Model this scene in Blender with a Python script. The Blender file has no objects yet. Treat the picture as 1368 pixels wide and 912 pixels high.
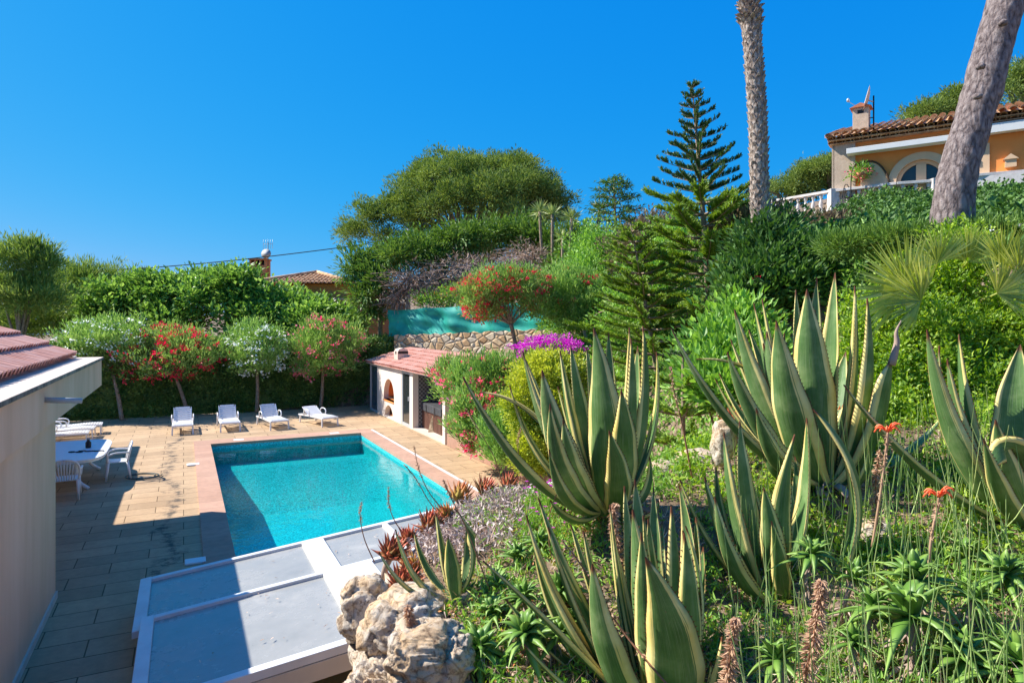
import bpy, math, random
import numpy as np
from mathutils import Vector, noise as mnoise

rng = np.random.default_rng(7)
random.seed(7)
SC = bpy.context.scene
COL = SC.collection
TH = math.radians(26.5)
CT, ST = math.cos(TH), math.sin(TH)
CAMZ, F, HZ, CX = 3.75, 880.0, 430.0, 684.0      # survey constants: eye height, focal length, horizon, centre


def W(v, u, z=0.0):
    """pool-aligned coordinates (v across, u along) to world"""
    return np.array([v * CT - u * ST, v * ST + u * CT, z])


def P(px, py, Y):
    return np.array([(px - CX) * Y / F, Y, CAMZ + (HZ - py) * Y / F])


def G(px, py, z=0.0):
    return P(px, py, F * (CAMZ - z) / (py - HZ))


def UB(px, v):
    r = (px - CX) / F
    return v * (CT - r * ST) / (ST + r * CT)


def ZB(py, v, u):
    return CAMZ + (HZ - py) * (v * ST + u * CT) / F


def nz(a):
    a = np.asarray(a, float)
    return a / (np.linalg.norm(a, axis=-1, keepdims=True) + 1e-9)


# ------------------------------------------------------------------ mesh building
class MB:
    def __init__(s):
        s.v, s.f, s.m, s.sm, s.a, s.n = [], [], [], [], [], 0

    def add(s, v, f, mat=0, smooth=False, a=None):
        v = np.asarray(v, float).reshape(-1, 3)
        if isinstance(f, list):
            groups = {}
            for q in f:
                groups.setdefault(len(q), []).append(q)
            fs = [np.array(g, int) for g in groups.values()]
        else:
            fs = [f]
        for g in fs:
            s.f.append(g + s.n)
            s.m.append((len(g), mat, smooth))
        s.v.append(v)
        s.a.append(np.zeros((len(v), 3)) if a is None else np.asarray(a, float))
        s.n += len(v)
        return s

    def box(s, x0, x1, y0, y1, z0, z1, mat=0):
        v = [(x, y, z) for z in (z0, z1) for y in (y0, y1) for x in (x0, x1)]
        f = [[0, 2, 3, 1], [4, 5, 7, 6], [0, 1, 5, 4], [2, 6, 7, 3], [0, 4, 6, 2], [1, 3, 7, 5]]
        return s.add(v, f, mat)

    def beam(s, a, b, w, h, up=(0, 0, 1), mat=0):
        a, b = np.array(a, float), np.array(b, float)
        t = nz(b - a); sd = nz(np.cross(t, up)); n = np.cross(sd, t)
        v = []
        for p in (a, b):
            for (i, j) in ((-1, -1), (1, -1), (1, 1), (-1, 1)):
                v.append(p + sd * i * w / 2 + n * j * h / 2)
        return s.add(v, [[3, 2, 1, 0], [4, 5, 6, 7], [0, 1, 5, 4], [1, 2, 6, 5], [2, 3, 7, 6], [3, 0, 4, 7]], mat)

    def prism(s, poly, d, mat=0):
        """poly: list of 3-D points, d: extrusion vector"""
        p = np.array(poly, float); q = p + np.array(d, float); n = len(p)
        f = [list(range(n))[::-1], list(range(n, 2 * n))]
        f += [[i, (i + 1) % n, n + (i + 1) % n, n + i] for i in range(n)]
        return s.add(np.vstack([p, q]), f, mat)

    def tube(s, pts, rad, n=8, mat=0, smooth=True, cap=True, a=None):
        pts = np.array(pts, float); k = len(pts)
        rad = np.ones(k) * rad if np.isscalar(rad) else np.array(rad, float)
        T = nz(np.gradient(pts, axis=0))
        ref = np.array([0, 0, 1.0]) if abs(T[0][2]) < .9 else np.array([1.0, 0, 0])
        X = nz(np.cross(T, ref)); Y = np.cross(T, X)
        an = np.linspace(0, 2 * math.pi, n, endpoint=False)
        v = pts[:, None] + rad[:, None, None] * (np.cos(an)[None, :, None] * X[:, None] + np.sin(an)[None, :, None] * Y[:, None])
        f = [[i * n + j, i * n + (j + 1) % n, (i + 1) * n + (j + 1) % n, (i + 1) * n + j] for i in range(k - 1) for j in range(n)]
        if cap:
            f += [list(range(n))[::-1], [(k - 1) * n + j for j in range(n)]]
        return s.add(v.reshape(-1, 3), f, mat, smooth)

    def lathe(s, c, prof, n=12, mat=0, smooth=True):
        c = np.array(c, float)
        an = np.linspace(0, 2 * math.pi, n, endpoint=False)
        v = [c + (r * math.cos(t), r * math.sin(t), z) for r, z in prof for t in an]
        k = len(prof)
        f = [[i * n + j, i * n + (j + 1) % n, (i + 1) * n + (j + 1) % n, (i + 1) * n + j] for i in range(k - 1) for j in range(n)]
        f += [list(range(n))[::-1], [(k - 1) * n + j for j in range(n)]]
        return s.add(v, f, mat, smooth)

    def grid(s, fn, nu, nv, mat=0, smooth=True, attr=None):
        v = [fn(i / nu, j / nv) for j in range(nv + 1) for i in range(nu + 1)]
        f = np.array([[j * (nu + 1) + i, j * (nu + 1) + i + 1, (j + 1) * (nu + 1) + i + 1, (j + 1) * (nu + 1) + i]
                      for j in range(nv) for i in range(nu)])
        return s.add(v, f, mat, smooth)

    def build(s, name, mats, parent=None, org=(0, 0, 0), bevel=0, rot=None):
        me = bpy.data.meshes.new(name)
        v = np.vstack(s.v) - np.asarray(org, float)
        me.vertices.add(len(v)); me.vertices.foreach_set('co', v.ravel())
        loops = np.concatenate([g.ravel() for g in s.f])
        tot = np.concatenate([np.full(len(g), g.shape[1]) for g in s.f])
        st = np.concatenate([[0], np.cumsum(tot)[:-1]])
        me.loops.add(len(loops)); me.loops.foreach_set('vertex_index', loops.astype(np.int32))
        me.polygons.add(len(tot)); me.polygons.foreach_set('loop_start', st.astype(np.int32))
        me.polygons.foreach_set('material_index', np.concatenate([np.full(n, m) for n, m, _ in s.m]).astype(np.int32))
        me.polygons.foreach_set('use_smooth', np.concatenate([np.full(n, q) for n, _, q in s.m]).astype(bool))
        at = me.attributes.new('ab', 'FLOAT_VECTOR', 'POINT')
        at.data.foreach_set('vector', np.vstack(s.a).ravel())
        me.update(calc_edges=True)
        for m in (mats if isinstance(mats, (list, tuple)) else [mats]):
            me.materials.append(m)
        o = bpy.data.objects.new(name, me); COL.objects.link(o)
        if parent:
            o.parent = parent
        else:
            o.location = org
            if rot is not None:
                o.rotation_euler = (0, 0, rot)
        if bevel:
            b = o.modifiers.new('bevel', 'BEVEL'); b.width = bevel; b.segments = 2; b.limit_method = 'ANGLE'
        return o


def tag(o, label=None, cat=None, group=None, kind=None):
    if label: o['label'] = label
    if cat: o['category'] = cat
    if group: o['group'] = group
    if kind: o['kind'] = kind
    return o


def thing(name, label, cat, loc=(0, 0, 0), rot=0, group=None):
    o = bpy.data.objects.new(name, None); COL.objects.link(o)
    o.empty_display_size = .2
    o.location = tuple(float(x) for x in loc); o.rotation_euler = (0, 0, rot)
    return tag(o, label, cat, group)


def dup(root, loc, rot, label, scale=None):
    r = root.copy(); COL.objects.link(r)
    r.location = tuple(float(x) for x in loc); r.rotation_euler = (0, 0, rot); r['label'] = label
    if scale: r.scale = (scale,) * 3
    for ch in root.children:
        c = ch.copy(); COL.objects.link(c); c.parent = r
        for g in ch.children:
            d = g.copy(); COL.objects.link(d); d.parent = c
    return r


# ------------------------------------------------------------------ materials
def newmat(name):
    m = bpy.data.materials.new(name); m.use_nodes = True
    nt = m.node_tree; b = nt.nodes['Principled BSDF']
    return m, nt, b


def N(nt, t, **kw):
    n = nt.nodes.new(t)
    for k, v in kw.items():
        if k in n.inputs: n.inputs[k].default_value = v
        else: setattr(n, k, v)
    return n


def L(nt, a, b):
    nt.links.new(a, b)


def ramp(nt, fac, stops, interp='LINEAR'):
    r = nt.nodes.new('ShaderNodeValToRGB'); cr = r.color_ramp; cr.interpolation = interp
    while len(cr.elements) < len(stops): cr.elements.new(.5)
    for e, (p, c) in zip(cr.elements, stops):
        e.position = p; e.color = (*c, 1)
    if fac is not None: L(nt, fac, r.inputs['Fac'])
    return r


def bump(nt, b, h, strength=.4, dist=.02):
    n = N(nt, 'ShaderNodeBump', Strength=strength, Distance=dist)
    L(nt, h, n.inputs['Height']); L(nt, n.outputs['Normal'], b.inputs['Normal'])
    return n


def noisemat(name, stops, scale=6, rough=.8, bs=.3, bd=.01, bscale=None, detail=8, spec=.3, stretch=None, metal=0):
    m, nt, b = newmat(name)
    tc = N(nt, 'ShaderNodeTexCoord'); src = tc.outputs['Object']
    if stretch:
        mp = N(nt, 'ShaderNodeMapping'); mp.inputs['Scale'].default_value = stretch
        L(nt, src, mp.inputs['Vector']); src = mp.outputs['Vector']
    n = N(nt, 'ShaderNodeTexNoise', Scale=scale, Detail=detail, Roughness=.62); L(nt, src, n.inputs['Vector'])
    r = ramp(nt, n.outputs['Fac'], stops); L(nt, r.outputs['Color'], b.inputs['Base Color'])
    b.inputs['Roughness'].default_value = rough; b.inputs['Specular IOR Level'].default_value = spec
    b.inputs['Metallic'].default_value = metal
    if bs:
        n2 = N(nt, 'ShaderNodeTexNoise', Scale=bscale or scale * 4, Detail=6); L(nt, src, n2.inputs['Vector'])
        bump(nt, b, n2.outputs['Fac'], bs, bd)
    return m


def c3(c, k):
    return tuple(min(1, x * k) for x in c)


def flat(name, c, rough=.6, var=.12, scale=5, bs=.1, bd=.003, spec=.3, metal=0):
    return noisemat(name, [(.25, c3(c, 1 - var)), (.75, c3(c, 1 + var))], scale, rough, bs, bd, spec=spec, metal=metal)


def leafmat(name, dark, mid, light, trans=.3, rough=.5, scale=1.2, spec=.35, tint=None):
    """each leaf has its own colour; large soft patches vary too"""
    m, nt, b = newmat(name)
    g = N(nt, 'ShaderNodeNewGeometry')
    tc = N(nt, 'ShaderNodeTexCoord')
    n = N(nt, 'ShaderNodeTexNoise', Scale=scale, Detail=3); L(nt, tc.outputs['Object'], n.inputs['Vector'])
    mx = N(nt, 'ShaderNodeMath', operation='MULTIPLY_ADD'); L(nt, g.outputs['Random Per Island'], mx.inputs[0])
    mx.inputs[1].default_value = .55
    m2 = N(nt, 'ShaderNodeMath', operation='MULTIPLY_ADD'); L(nt, n.outputs['Fac'], m2.inputs[0])
    m2.inputs[1].default_value = .9; m2.inputs[2].default_value = -.2
    L(nt, m2.outputs[0], mx.inputs[2])
    dark, mid, light = c3(dark, 1.7), c3(mid, 1.6), c3(light, 1.6)
    if mid[1] > mid[0] * 1.2: dark, mid, light = [(c[0] * 1.08, c[1], c[2] * .95) for c in (dark, mid, light)]
    r = ramp(nt, mx.outputs[0], [(.1, dark), (.5, mid), (.92, light)])
    L(nt, r.outputs['Color'], b.inputs['Base Color'])
    b.inputs['Roughness'].default_value = rough; b.inputs['Specular IOR Level'].default_value = spec * 1.3
    t = N(nt, 'ShaderNodeBsdfTranslucent')
    hs = N(nt, 'ShaderNodeHueSaturation', Saturation=1.1, Value=1.5); hs.inputs['Hue'].default_value = .49
    L(nt, r.outputs['Color'], hs.inputs['Color']); L(nt, hs.outputs['Color'], t.inputs['Color'])
    ms = N(nt, 'ShaderNodeMixShader'); ms.inputs[0].default_value = trans
    L(nt, b.outputs[0], ms.inputs[1]); L(nt, t.outputs[0], ms.inputs[2])
    L(nt, ms.outputs[0], nt.nodes['Material Output'].inputs['Surface'])
    return m


# ------------------------------------------------------------------ foliage
def rand_dir(n):
    return nz(rng.normal(size=(n, 3)))


def leaves(mb, pos, ax, nr, ln, wd, mat=0, fold=.15, droop=.12):
    """one bent four-cornered blade per point"""
    n = len(pos)
    ln = np.broadcast_to(ln, (n,))[:, None]; wd = np.broadcast_to(wd, (n,))[:, None]
    ax = nz(ax); sd = nz(np.cross(ax, nr)); up = np.cross(sd, ax)
    base = pos
    mid = pos + ax * ln * .45
    a = mid + sd * wd * .5 + up * wd * fold
    b = mid - sd * wd * .5 + up * wd * fold
    tip = pos + ax * ln - up * ln * droop
    v = np.stack([base, a, tip, b], 1).reshape(-1, 3)
    f = np.arange(4 * n).reshape(n, 4)
    mb.add(v, f, mat)


def foliage(mb, blobs, nc, nl, cr, ln, wd, out=.7, up=.35, mat=0, shell=.6, jit=.6, flatz=.7, lobe=.18, zmin=None, keep=None, nrm_up=.6, twig=0):
    """blobs: (centre, radii). nc clumps of nl leaves of spread cr over the outer shell of lumpy blobs"""
    ar = np.array([(r[0] * r[1] + r[1] * r[2] + r[0] * r[2]) for c, r in blobs]); ar = ar / ar.sum()
    idx = rng.choice(len(blobs), nc, p=ar)
    Cn = np.array([b[0] for b in blobs], float)[idx]; R = np.array([b[1] for b in blobs], float)[idx]
    d = rand_dir(nc)
    ph = (np.sin(d[:, 0] * 5.1 + idx * 2.3) * np.cos(d[:, 1] * 6.3 + idx) + np.sin(d[:, 2] * 7.7 + idx * 1.7)) * lobe
    r = (shell + (1 - shell) * rng.random(nc) ** .6) * (1 + ph)
    c = Cn + d * R * r[:, None]
    o = nz(d / R)
    ok = np.ones(nc, bool)
    if zmin is not None: ok &= c[:, 2] > zmin
    if keep is not None: ok &= keep(c, Cn)
    c, o = c[ok], o[ok]
    sz = rng.uniform(.6, 1.3, len(c))
    td = nz(o * out + np.array([0, 0, up]) + rand_dir(len(o)) * jit)
    c = np.repeat(c, nl, 0); o = np.repeat(o, nl, 0); s = np.repeat(sz, nl)[:, None]; td = np.repeat(td, nl, 0)
    n = len(c)
    if twig: c = c + td * (rng.random((n, 1)) - .45) * twig * s; o = nz(td + o * .3)
    j = rng.normal(size=(n, 3)) * (1, 1, flatz)
    pos = c + j * cr * .5 * s
    ax = nz(o * out + np.array([0, 0, up]) + nz(j) * jit + rand_dir(n) * .35)
    nr = nz(rand_dir(n) + np.array([0, 0, nrm_up * 2]) + o * .5)
    k = rng.uniform(.65, 1.2, n)
    leaves(mb, pos, ax, nr, ln * k, wd * k, mat)
    return c


def limbs(mb, base, targets, r0, n=6, mat=0, bend=.25, rt=.15):
    base = np.array(base, float)
    for t in targets:
        t = np.array(t, float)
        m = base * .5 + t * .5 + np.array([0, 0, np.linalg.norm(t - base) * bend * .3]) + rng.normal(size=3) * np.linalg.norm(t - base) * .05
        q = np.linspace(0, 1, 7)[:, None]
        pts = (1 - q) ** 2 * base + 2 * q * (1 - q) * m + q ** 2 * t
        mb.tube(pts, r0 * (1 - (1 - rt) * q[:, 0]), n, mat)


def wobble(pts, amp):
    pts = np.array(pts, float)
    return pts + rng.normal(size=pts.shape) * amp


def spline(ctrl, n):
    """Catmull-Rom through control points"""
    c = np.array(ctrl, float); c = np.vstack([2 * c[0] - c[1], c, 2 * c[-1] - c[-2]])
    out = []
    for k in range(n):
        t = k / (n - 1) * (len(c) - 3); i = min(int(t), len(c) - 4); t -= i
        p0, p1, p2, p3 = c[i:i + 4]
        out.append(.5 * (2 * p1 + (p2 - p0) * t + (2 * p0 - 5 * p1 + 4 * p2 - p3) * t * t + (3 * p1 - p0 - 3 * p2 + p3) * t ** 3))
    return np.array(out)


def tile_rows(mb, A, B, up, lfn, sp=.2, course=.42, mat=0, seg=5, rad=None, lip=.012, drop0=0, hk=.8):
    """rows of half-round roof tiles: A-B along the eave, up = unit vector up the slope, lfn(t)->(start,end) along the slope"""
    A, B, up = (np.array(q, float) for q in (A, B, up))
    ln = np.linalg.norm(B - A); e = (B - A) / ln; nrm = nz(np.cross(e, up))
    if nrm[2] < 0: nrm = -nrm
    n = max(1, int(ln / sp)); R = rad or sp * .36
    an = np.linspace(-.05, math.pi + .05, seg)
    prof = [(R * math.cos(t), R * hk * math.sin(t)) for t in an]
    V, Fq, k = [], [], 0
    for i in range(n):
        x = (i + .5) / n
        s0, s1 = lfn(x)
        nco = max(1, int(round((s1 - s0) / course)))
        for q in range(nco):
            a = s0 + (s1 - s0) * q / nco; b = s0 + (s1 - s0) * (q + 1) / nco + .03
            jx = rng.normal() * .004; jn = rng.normal() * .003
            for (pp, h, rr) in ((a, lip + jn + R * .1, 1.1), (b, jn, .88)):
                for (cx, cz) in prof:
                    V.append(A + e * (x * ln + jx + cx * rr) + up * pp + nrm * (cz * rr + h))
            # inner lip gives the mouth its thickness
            for (cx, cz) in prof:
                V.append(A + e * (x * ln + jx + cx * .86) + up * (a + .004) + nrm * (cz * .84 + lip + jn + R * .1))
            for s_ in range(seg - 1):
                Fq.append([k + s_, k + s_ + 1, k + seg + s_ + 1, k + seg + s_])
                Fq.append([k + s_, k + 2 * seg + s_, k + 2 * seg + s_ + 1, k + s_ + 1])
            k += 3 * seg
    mb.add(V, np.array(Fq), mat, False)
# ------------------------------------------------------------------ material library
M = {}
M['stucco'] = noisemat('stucco', [(.3, (.66, .40, .27)), (.5, (.76, .47, .32)), (.7, (.82, .53, .38))], .9, .9, .5, .008, 60, stretch=(1.6, 1.6, .35))
M['stucco_shade'] = M['stucco']
M['ledge'] = noisemat('ledge', [(.3, (.55, .45, .36)), (.7, (.68, .57, .48))], 3, .85, .3, .005, 40)
M['white_wall'] = noisemat('white_wall', [(.3, (.66, .56, .48)), (.7, (.74, .65, .56))], 1.5, .9, .3, .006, 50)
M['pink_tile'] = noisemat('pink_tile', [(.3, (.50, .21, .15)), (.5, (.63, .31, .23)), (.75, (.74, .45, .36))], 2.2, .75, .25, .004, 30)
M['mix_tile'] = noisemat('mix_tile', [(.32, (.34, .17, .09)), (.5, (.55, .33, .18)), (.7, (.66, .47, .30))], 3.5, .85, .3, .01, 30)
M['plastic'] = flat('plastic', (.78, .77, .76), .35, .03, 3, .05, .001, spec=.5)
M['table_plastic'] = flat('table_plastic', (.74, .76, .80), .4, .03, 3, .05, .001, spec=.5)
M['frame_white'] = noisemat('frame_white', [(.3, (.58, .58, .58)), (.6, (.70, .70, .70))], 2.5, .4, .05, .001, spec=.5)
M['frame_beige'] = flat('frame_beige', (.60, .52, .42), .5, .06)
M['black'] = flat('black', (.02, .02, .022), .45, .2)
M['cover'] = noisemat('cover', [(.3, (.045, .047, .052)), (.7, (.08, .082, .09))], 5, .6, .3, .005)
M['dark_tile'] = None
M['tub_wood'] = noisemat('tub_wood', [(.3, (.10, .045, .03)), (.7, (.20, .095, .065))], 4, .6, .3, .004, stretch=(8, 8, .6))
M['alu'] = flat('alu', (.55, .58, .60), .35, .05, metal=.3)
M['net_post'] = flat('net_post', (.25, .24, .2), .6)
M['concrete'] = flat('concrete', (.42, .42, .41), .85)
M['cable'] = flat('cable', (.02, .02, .02), .6)
M['orange_wall'] = noisemat('orange_wall', [(.3, (.80, .26, .06)), (.7, (.88, .33, .09))], 1.2, .9, .3, .01, 30)
M['ochre_wall'] = noisemat('ochre_wall', [(.3, (.42, .19, .08)), (.7, (.50, .24, .11))], .8, .9, .3, .01, 30)
M['cream'] = flat('cream', (.72, .48, .29), .8, .06)
M['pale_stone'] = noisemat('pale_stone', [(.3, (.46, .34, .24)), (.7, (.60, .47, .35))], 6, .9, .5, .01)
M['bal_white'] = noisemat('bal_white', [(.3, (.52, .46, .42)), (.7, (.70, .66, .62))], 5, .85, .4, .01)
M['awning'] = flat('awning', (.68, .68, .66), .6, .04)
M['wood_dark'] = flat('wood_dark', (.09, .055, .03), .7, .3)
M['iron'] = flat('iron', (.02, .02, .02), .5)
M['terracotta'] = flat('terracotta', (.50, .19, .10), .8, .15)
M['drain'] = flat('drain', (.34, .26, .23), .6, .1)
M['lichen'] = noisemat('lichen', [(.35, (.07, .065, .06)), (.6, (.30, .26, .22))], 3, .9, .4, .004)
M['skim'] = flat('skim', (.75, .75, .75), .5, .03)
M['hose'] = flat('hose', (.10, .11, .09), .5)


def glassmat(name, c, rough=.08):
    m, nt, b = newmat(name)
    b.inputs['Base Color'].default_value = (*c, 1); b.inputs['Roughness'].default_value = rough
    b.inputs['Specular IOR Level'].default_value = .6
    return m


M['dark_glass'] = glassmat('dark_glass', (.025, .03, .03))
M['blue_glass'] = glassmat('blue_glass', (.05, .09, .12), .15)


def mat_slabs(name, sc, cols, mortar, wid, hgt, msize=.006, vary=.25, stain=True, grain=9):
    """running bond slabs with individual tints, stains and dark mortar joints"""
    m, nt, b = newmat(name)
    tc = N(nt, 'ShaderNodeTexCoord'); src = tc.outputs['Object']
    br = N(nt, 'ShaderNodeTexBrick', Scale=1.0); L(nt, src, br.inputs['Vector'])
    br.inputs['Color1'].default_value = (*c3(cols[1], 1), 1)
    br.inputs['Color2'].default_value = (*c3(cols[1], 1 - vary), 1)
    br.inputs['Mortar'].default_value = (*mortar, 1)
    br.inputs['Mortar Size'].default_value = msize; br.inputs['Mortar Smooth'].default_value = .3
    br.inputs['Brick Width'].default_value = wid; br.inputs['Row Height'].default_value = hgt
    n1 = N(nt, 'ShaderNodeTexNoise', Scale=.55, Detail=6, Roughness=.65); L(nt, src, n1.inputs['Vector'])
    r1 = ramp(nt, n1.outputs['Fac'], [(.3, c3(cols[0], 1.5)), (.7, (1, 1, 1))])
    n2 = N(nt, 'ShaderNodeTexNoise', Scale=grain, Detail=8, Roughness=.7); L(nt, src, n2.inputs['Vector'])
    r2 = ramp(nt, n2.outputs['Fac'], [(.28, (.72, .72, .74)), (.62, (1.0, 1.0, 1.0))])
    x1 = N(nt, 'ShaderNodeMixRGB', blend_type='MULTIPLY'); x1.inputs[0].default_value = .7
    L(nt, br.outputs['Color'], x1.inputs[1]); L(nt, r2.outputs['Color'], x1.inputs[2])
    x2 = N(nt, 'ShaderNodeMixRGB', blend_type='MULTIPLY'); x2.inputs[0].default_value = .6
    L(nt, x1.outputs[0], x2.inputs[1]); L(nt, r1.outputs['Color'], x2.inputs[2])
    out = x2.outputs[0]
    if stain:
        # a band of black lichen running down the deck beside the pool
        sx = N(nt, 'ShaderNodeSeparateXYZ'); L(nt, src, sx.inputs[0])
        wv = N(nt, 'ShaderNodeTexNoise', Scale=.35, Detail=2); L(nt, src, wv.inputs['Vector'])
        a1 = N(nt, 'ShaderNodeMath', operation='MULTIPLY_ADD'); L(nt, wv.outputs['Fac'], a1.inputs[0])
        a1.inputs[1].default_value = 1.1; L(nt, sx.outputs['X'], a1.inputs[2])
        a2 = N(nt, 'ShaderNodeMath', operation='SUBTRACT'); L(nt, a1.outputs[0], a2.inputs[0]); a2.inputs[1].default_value = .28
        a3 = N(nt, 'ShaderNodeMath', operation='ABSOLUTE'); L(nt, a2.outputs[0], a3.inputs[0])
        a4 = N(nt, 'ShaderNodeMapRange'); L(nt, a3.outputs[0], a4.inputs['Value'])
        a4.inputs['From Min'].default_value = .0; a4.inputs['From Max'].default_value = .55
        a4.inputs['To Min'].default_value = .17; a4.inputs['To Max'].default_value = -.12
        fn = N(nt, 'ShaderNodeTexNoise', Scale=3.2, Detail=10, Roughness=.75); L(nt, src, fn.inputs['Vector'])
        a5 = N(nt, 'ShaderNodeMath', operation='ADD'); L(nt, fn.outputs['Fac'], a5.inputs[0]); L(nt, a4.outputs[0], a5.inputs[1])
        r5 = ramp(nt, a5.outputs[0], [(.60, (0, 0, 0)), (.74, (.9, .9, .9))])
        x3 = N(nt, 'ShaderNodeMixRGB'); L(nt, r5.outputs['Color'], x3.inputs[0]); L(nt, out, x3.inputs[1])
        x3.inputs[2].default_value = (.07, .06, .05, 1); out = x3.outputs[0]
    L(nt, out, b.inputs['Base Color'])
    b.inputs['Roughness'].default_value = .85; b.inputs['Specular IOR Level'].default_value = .25
    ad = N(nt, 'ShaderNodeMath', operation='MULTIPLY_ADD'); L(nt, br.outputs['Fac'], ad.inputs[0]); ad.inputs[1].default_value = -1
    L(nt, n2.outputs['Fac'], ad.inputs[2])
    bump(nt, b, ad.outputs[0], .45, .006)
    return m


M['slabs'] = mat_slabs('slabs', 1, [(.42, .38, .34), (.61, .425, .255)], (.17, .115, .06), 1.0, .46, .009, .24)
M['coping'] = mat_slabs('coping', 1, [(.5, .45, .42), (.57, .35, .25)], (.36, .24, .19), 2.0, .5, .005, .15, False)
M['planter'] = mat_slabs('planter', 1, [(.5, .45, .42), (.52, .31, .22)], (.3, .2, .16), 2.0, .45, .005, .25, False)


def mat_mosaic():
    m, nt, b = newmat('mosaic')
    tc = N(nt, 'ShaderNodeTexCoord')
    vo = N(nt, 'ShaderNodeTexVoronoi', Scale=40.0); vo.distance = 'CHEBYCHEV'; L(nt, tc.outputs['Object'], vo.inputs['Vector'])
    vo.inputs['Randomness'].default_value = .25
    sp = N(nt, 'ShaderNodeSeparateColor'); L(nt, vo.outputs['Color'], sp.inputs[0])
    r = ramp(nt, sp.outputs[0], [(.0, (.004, .25, .28)), (.5, (.012, .46, .49)), (1, (.05, .70, .74))])
    L(nt, r.outputs['Color'], b.inputs['Base Color']); b.inputs['Roughness'].default_value = .5
    return m


def mat_water():
    m, nt, b = newmat('water'); nt.nodes.remove(b)
    tc = N(nt, 'ShaderNodeTexCoord')
    n = N(nt, 'ShaderNodeTexNoise', Scale=5.0, Detail=3, Roughness=.5); L(nt, tc.outputs['Object'], n.inputs['Vector'])
    bp = N(nt, 'ShaderNodeBump', Strength=.25, Distance=.02); L(nt, n.outputs['Fac'], bp.inputs['Height'])
    tr = N(nt, 'ShaderNodeBsdfTransparent'); tr.inputs[0].default_value = (.42, .92, .93, 1)
    gl = N(nt, 'ShaderNodeBsdfGlossy', Roughness=.02); L(nt, bp.outputs[0], gl.inputs['Normal'])
    fr = N(nt, 'ShaderNodeFresnel', IOR=1.33); L(nt, bp.outputs[0], fr.inputs['Normal'])
    ms = N(nt, 'ShaderNodeMixShader'); L(nt, fr.outputs[0], ms.inputs[0]); L(nt, tr.outputs[0], ms.inputs[1]); L(nt, gl.outputs[0], ms.inputs[2])
    L(nt, ms.outputs[0], nt.nodes['Material Output'].inputs['Surface'])
    return m


def mat_stonewall():
    m, nt, b = newmat('stonewall')
    tc = N(nt, 'ShaderNodeTexCoord'); mp = N(nt, 'ShaderNodeMapping'); mp.inputs['Scale'].default_value = (1, 1, 1.5)
    L(nt, tc.outputs['Object'], mp.inputs['Vector'])
    v1 = N(nt, 'ShaderNodeTexVoronoi', Scale=2.5, feature='DISTANCE_TO_EDGE'); L(nt, mp.outputs[0], v1.inputs['Vector'])
    v2 = N(nt, 'ShaderNodeTexVoronoi', Scale=2.5); L(nt, mp.outputs[0], v2.inputs['Vector'])
    sp = N(nt, 'ShaderNodeSeparateColor'); L(nt, v2.outputs['Color'], sp.inputs[0])
    r = ramp(nt, sp.outputs[0], [(0, (.52, .31, .15)), (.4, (.70, .47, .25)), (.75, (.78, .62, .42)), (1, (.56, .46, .36))])
    nn = N(nt, 'ShaderNodeTexNoise', Scale=9, Detail=8); L(nt, tc.outputs['Object'], nn.inputs['Vector'])
    rn = ramp(nt, nn.outputs['Fac'], [(.3, (.6, .6, .6)), (.6, (1, 1, 1))])
    x0 = N(nt, 'ShaderNodeMixRGB', blend_type='MULTIPLY'); x0.inputs[0].default_value = .8
    L(nt, r.outputs[0], x0.inputs[1]); L(nt, rn.outputs[0], x0.inputs[2])
    re = ramp(nt, v1.outputs['Distance'], [(.02, (0, 0, 0)), (.07, (1, 1, 1))])
    x = N(nt, 'ShaderNodeMixRGB'); L(nt, re.outputs[0], x.inputs[0]); x.inputs[1].default_value = (.34, .27, .19, 1); L(nt, x0.outputs[0], x.inputs[2])
    L(nt, x.outputs[0], b.inputs['Base Color']); b.inputs['Roughness'].default_value = .9
    r3 = ramp(nt, v1.outputs['Distance'], [(0, (0, 0, 0)), (.15, (1, 1, 1))])
    bump(nt, b, r3.outputs[0], .9, .06)
    return m


def mat_rock():
    m, nt, b = newmat('rock')
    tc = N(nt, 'ShaderNodeTexCoord')
    n = N(nt, 'ShaderNodeTexNoise', Scale=3.4, Detail=10, Roughness=.68); L(nt, tc.outputs['Object'], n.inputs['Vector'])
    r = ramp(nt, n.outputs['Fac'], [(.3, (.30, .20, .12)), (.42, (.62, .43, .25)), (.52, (.60, .50, .38)), (.66, (.62, .56, .49)), (.8, (.68, .65, .60))])
    n2 = N(nt, 'ShaderNodeTexNoise', Scale=26, Detail=9, Roughness=.78); L(nt, tc.outputs['Object'], n2.inputs['Vector'])
    r2 = ramp(nt, n2.outputs['Fac'], [(.40, (.30, .25, .22)), (.50, (1, 1, 1))])
    x = N(nt, 'ShaderNodeMixRGB', blend_type='MULTIPLY'); x.inputs[0].default_value = .85
    L(nt, r.outputs[0], x.inputs[1]); L(nt, r2.outputs[0], x.inputs[2])
    v = N(nt, 'ShaderNodeTexVoronoi', Scale=5.5, feature='DISTANCE_TO_EDGE'); L(nt, tc.outputs['Object'], v.inputs['Vector'])
    rv = ramp(nt, v.outputs['Distance'], [(0, (.32, .24, .18)), (.035, (1, 1, 1))])
    x2 = N(nt, 'ShaderNodeMixRGB', blend_type='MULTIPLY'); x2.inputs[0].default_value = .6
    L(nt, x.outputs[0], x2.inputs[1]); L(nt, rv.outputs[0], x2.inputs[2])
    L(nt, x2.outputs[0], b.inputs['Base Color']); b.inputs['Roughness'].default_value = .95
    ad = N(nt, 'ShaderNodeMath', operation='MULTIPLY_ADD'); L(nt, n2.outputs['Fac'], ad.inputs[0]); ad.inputs[1].default_value = .5; L(nt, n.outputs['Fac'], ad.inputs[2])
    bump(nt, b, ad.outputs[0], .9, .03)
    return m


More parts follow.
